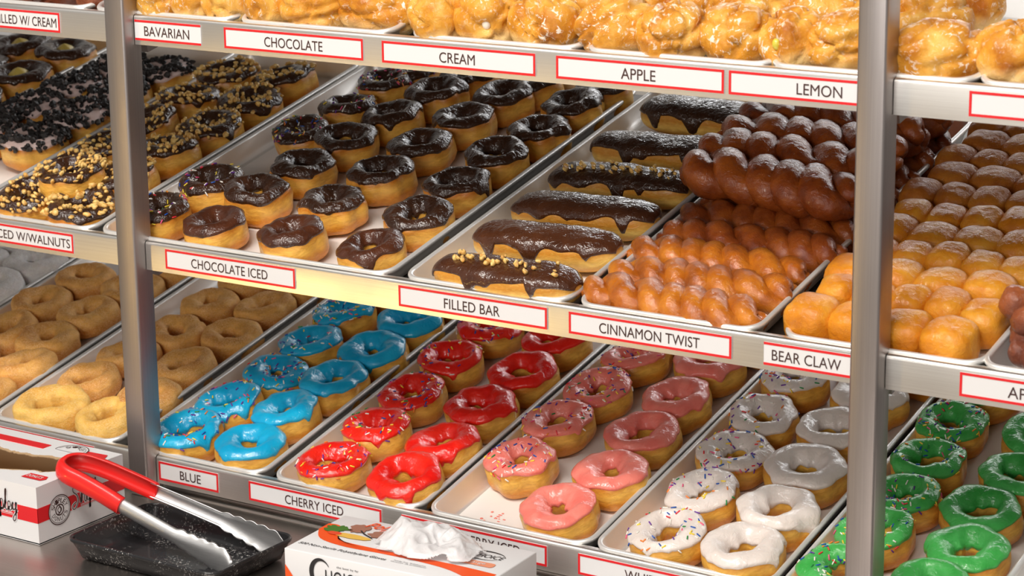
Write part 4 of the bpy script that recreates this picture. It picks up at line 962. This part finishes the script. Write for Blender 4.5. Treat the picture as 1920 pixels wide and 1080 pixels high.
printed('printed_sandwich', blobby(.052, .067, .025, .007, 5, 40, .2), M_BUN, GT2)
printed('printed_tomato', blobby(.026, .067, .010, .005, 8), M_TOM, Matrix.Translation((0, 0, .0002)) @ GT2)
printed('printed_meat', blobby(.044, .094, .013, .013, 9, 50, .5), M_MEAT, GT2)
printed('printed_meat', blobby(.078, .086, .014, .010, 12, 50, .5), M_MEAT, GT2)
b = MB(); ribbon(b, spline([(.050, .088), (.060, .080), (.076, .072)]), .002); obj('printed_fork', b.mesh('printed_fork', M_INK), gb, Matrix.Translation((0, 0, .0004)) @ GT2)
GF = Matrix.Translation((0, -.0008, 0))
me = fit(text_mesh('HOICE', M_INK), .058, .106, GH-.034, GH-.0165); obj('lettering', me, gb, GF)
b = MB(); cx, cz = .052, GH-.022
ribbon(b, [(cx+.0135*math.cos(R(a)), cz+.0165*math.sin(R(a))) for a in range(35, 326, 8)], [.0008+.0052*max(0, math.sin(R((a-35)*180/290)))**1.3 for a in range(35, 326, 8)])
obj('large_letter_c', b.mesh('large_letter_c', M_INK), gb, GF)
me = fit(text_mesh('the best by far', M_INK), .074, .105, GH-.0125, GH-.0095); obj('lettering', me, gb, GF)
# poly glove pulled out of the slot
def poly_mat():
    m, t, b = new_mat('polyethylene_film'); tc, v = coords(t, (1, 1, 1), False); n = noise_t(t, v, 60, 4, .55, 1.5)
    b.inputs['Base Color'].default_value = (.93, .92, .93, 1); b.inputs['Roughness'].default_value = .22; b.inputs['Alpha'].default_value = .62
    b.inputs['Subsurface Weight'].default_value = .2; b.inputs['Subsurface Radius'].default_value = (.01, .01, .01)
    bump(t, b, n, .5, .003); return m
gn, gm_ = 90, 60; V = []
for i in range(gn+1):
    for j in range(gm_+1):
        u, w_ = i/gn, j/gm_; x = .084+.138*u; y = .034+.088*w_
        r = math.hypot((u-.5)*2, (w_-.5)*2.1); en = max(0, 1-r**2.4)
        P_ = Vector((u*2.6, w_*1.7, 1)); rdg = 1-abs(mnoise.noise(P_*1.3))*2; rdg2 = 1-abs(mnoise.noise(P_*3.1+Vector((4, 4, 4))))*2
        h = en**.55*(.007+.012*rdg+.005*rdg2)+.014*math.exp(-((u-.30)**2/.04+(w_-.62)**2/.08))
        V.append((x+.006*mnoise.noise(P_*2), y+.006*mnoise.noise(P_*2+Vector((7, 0, 0))), GH+.0015+max(0, h)+(.003*(1-en))))
Fc = [(i*(gm_+1)+j, (i+1)*(gm_+1)+j, (i+1)*(gm_+1)+j+1, i*(gm_+1)+j+1) for i in range(gn) for j in range(gm_) if math.hypot((i/gn-.5)*2, (j/gm_-.5)*2) < 1.0+.22*mnoise.noise(Vector((i*.11, j*.11, 2)))]
gl = obj('polyethylene_glove', mesh('polyethylene_glove', V, Fc, poly_mat()), None, GM); tag(gl, 'crumpled clear white plastic glove sticking out of the box', 'glove')
sol = gl.modifiers.new('film', 'SOLIDIFY'); sol.thickness = .0003

# ------------------------------------------------------------------ crumbs and smudges
b = MB(); rs = random.Random(3); blob(b, 0, 0, .005, .009, .006, .006, 2.2, 14, 9, 4, .006)
blob(b, .008, .004, .004, .006, .005, .005, 2.2, 14, 9, 6, .005)
o = obj('cookie_crumb', b.mesh('cookie_crumb', M_OREO, True), None, frame('mid', -.42, .585, -PT+.001)); tag(o, 'loose black cookie crumb alone on the tray under the bavarian sign', 'crumb')
b = MB()
for _ in range(14):
    blob(b, rs.gauss(0, .010), rs.gauss(0, .008), .0003, rs.uniform(.001, .003), rs.uniform(.0006, .002), .0004, 2, 10, 6, 1, 0)
o = obj('icing_smudge', b.mesh('icing_smudge', I_PINK, True), None, frame('bot', .518, .060, -PT+.0009)); tag(o, 'small pink icing smears on the empty front corner of a tray', 'smear', None, 'stuff')
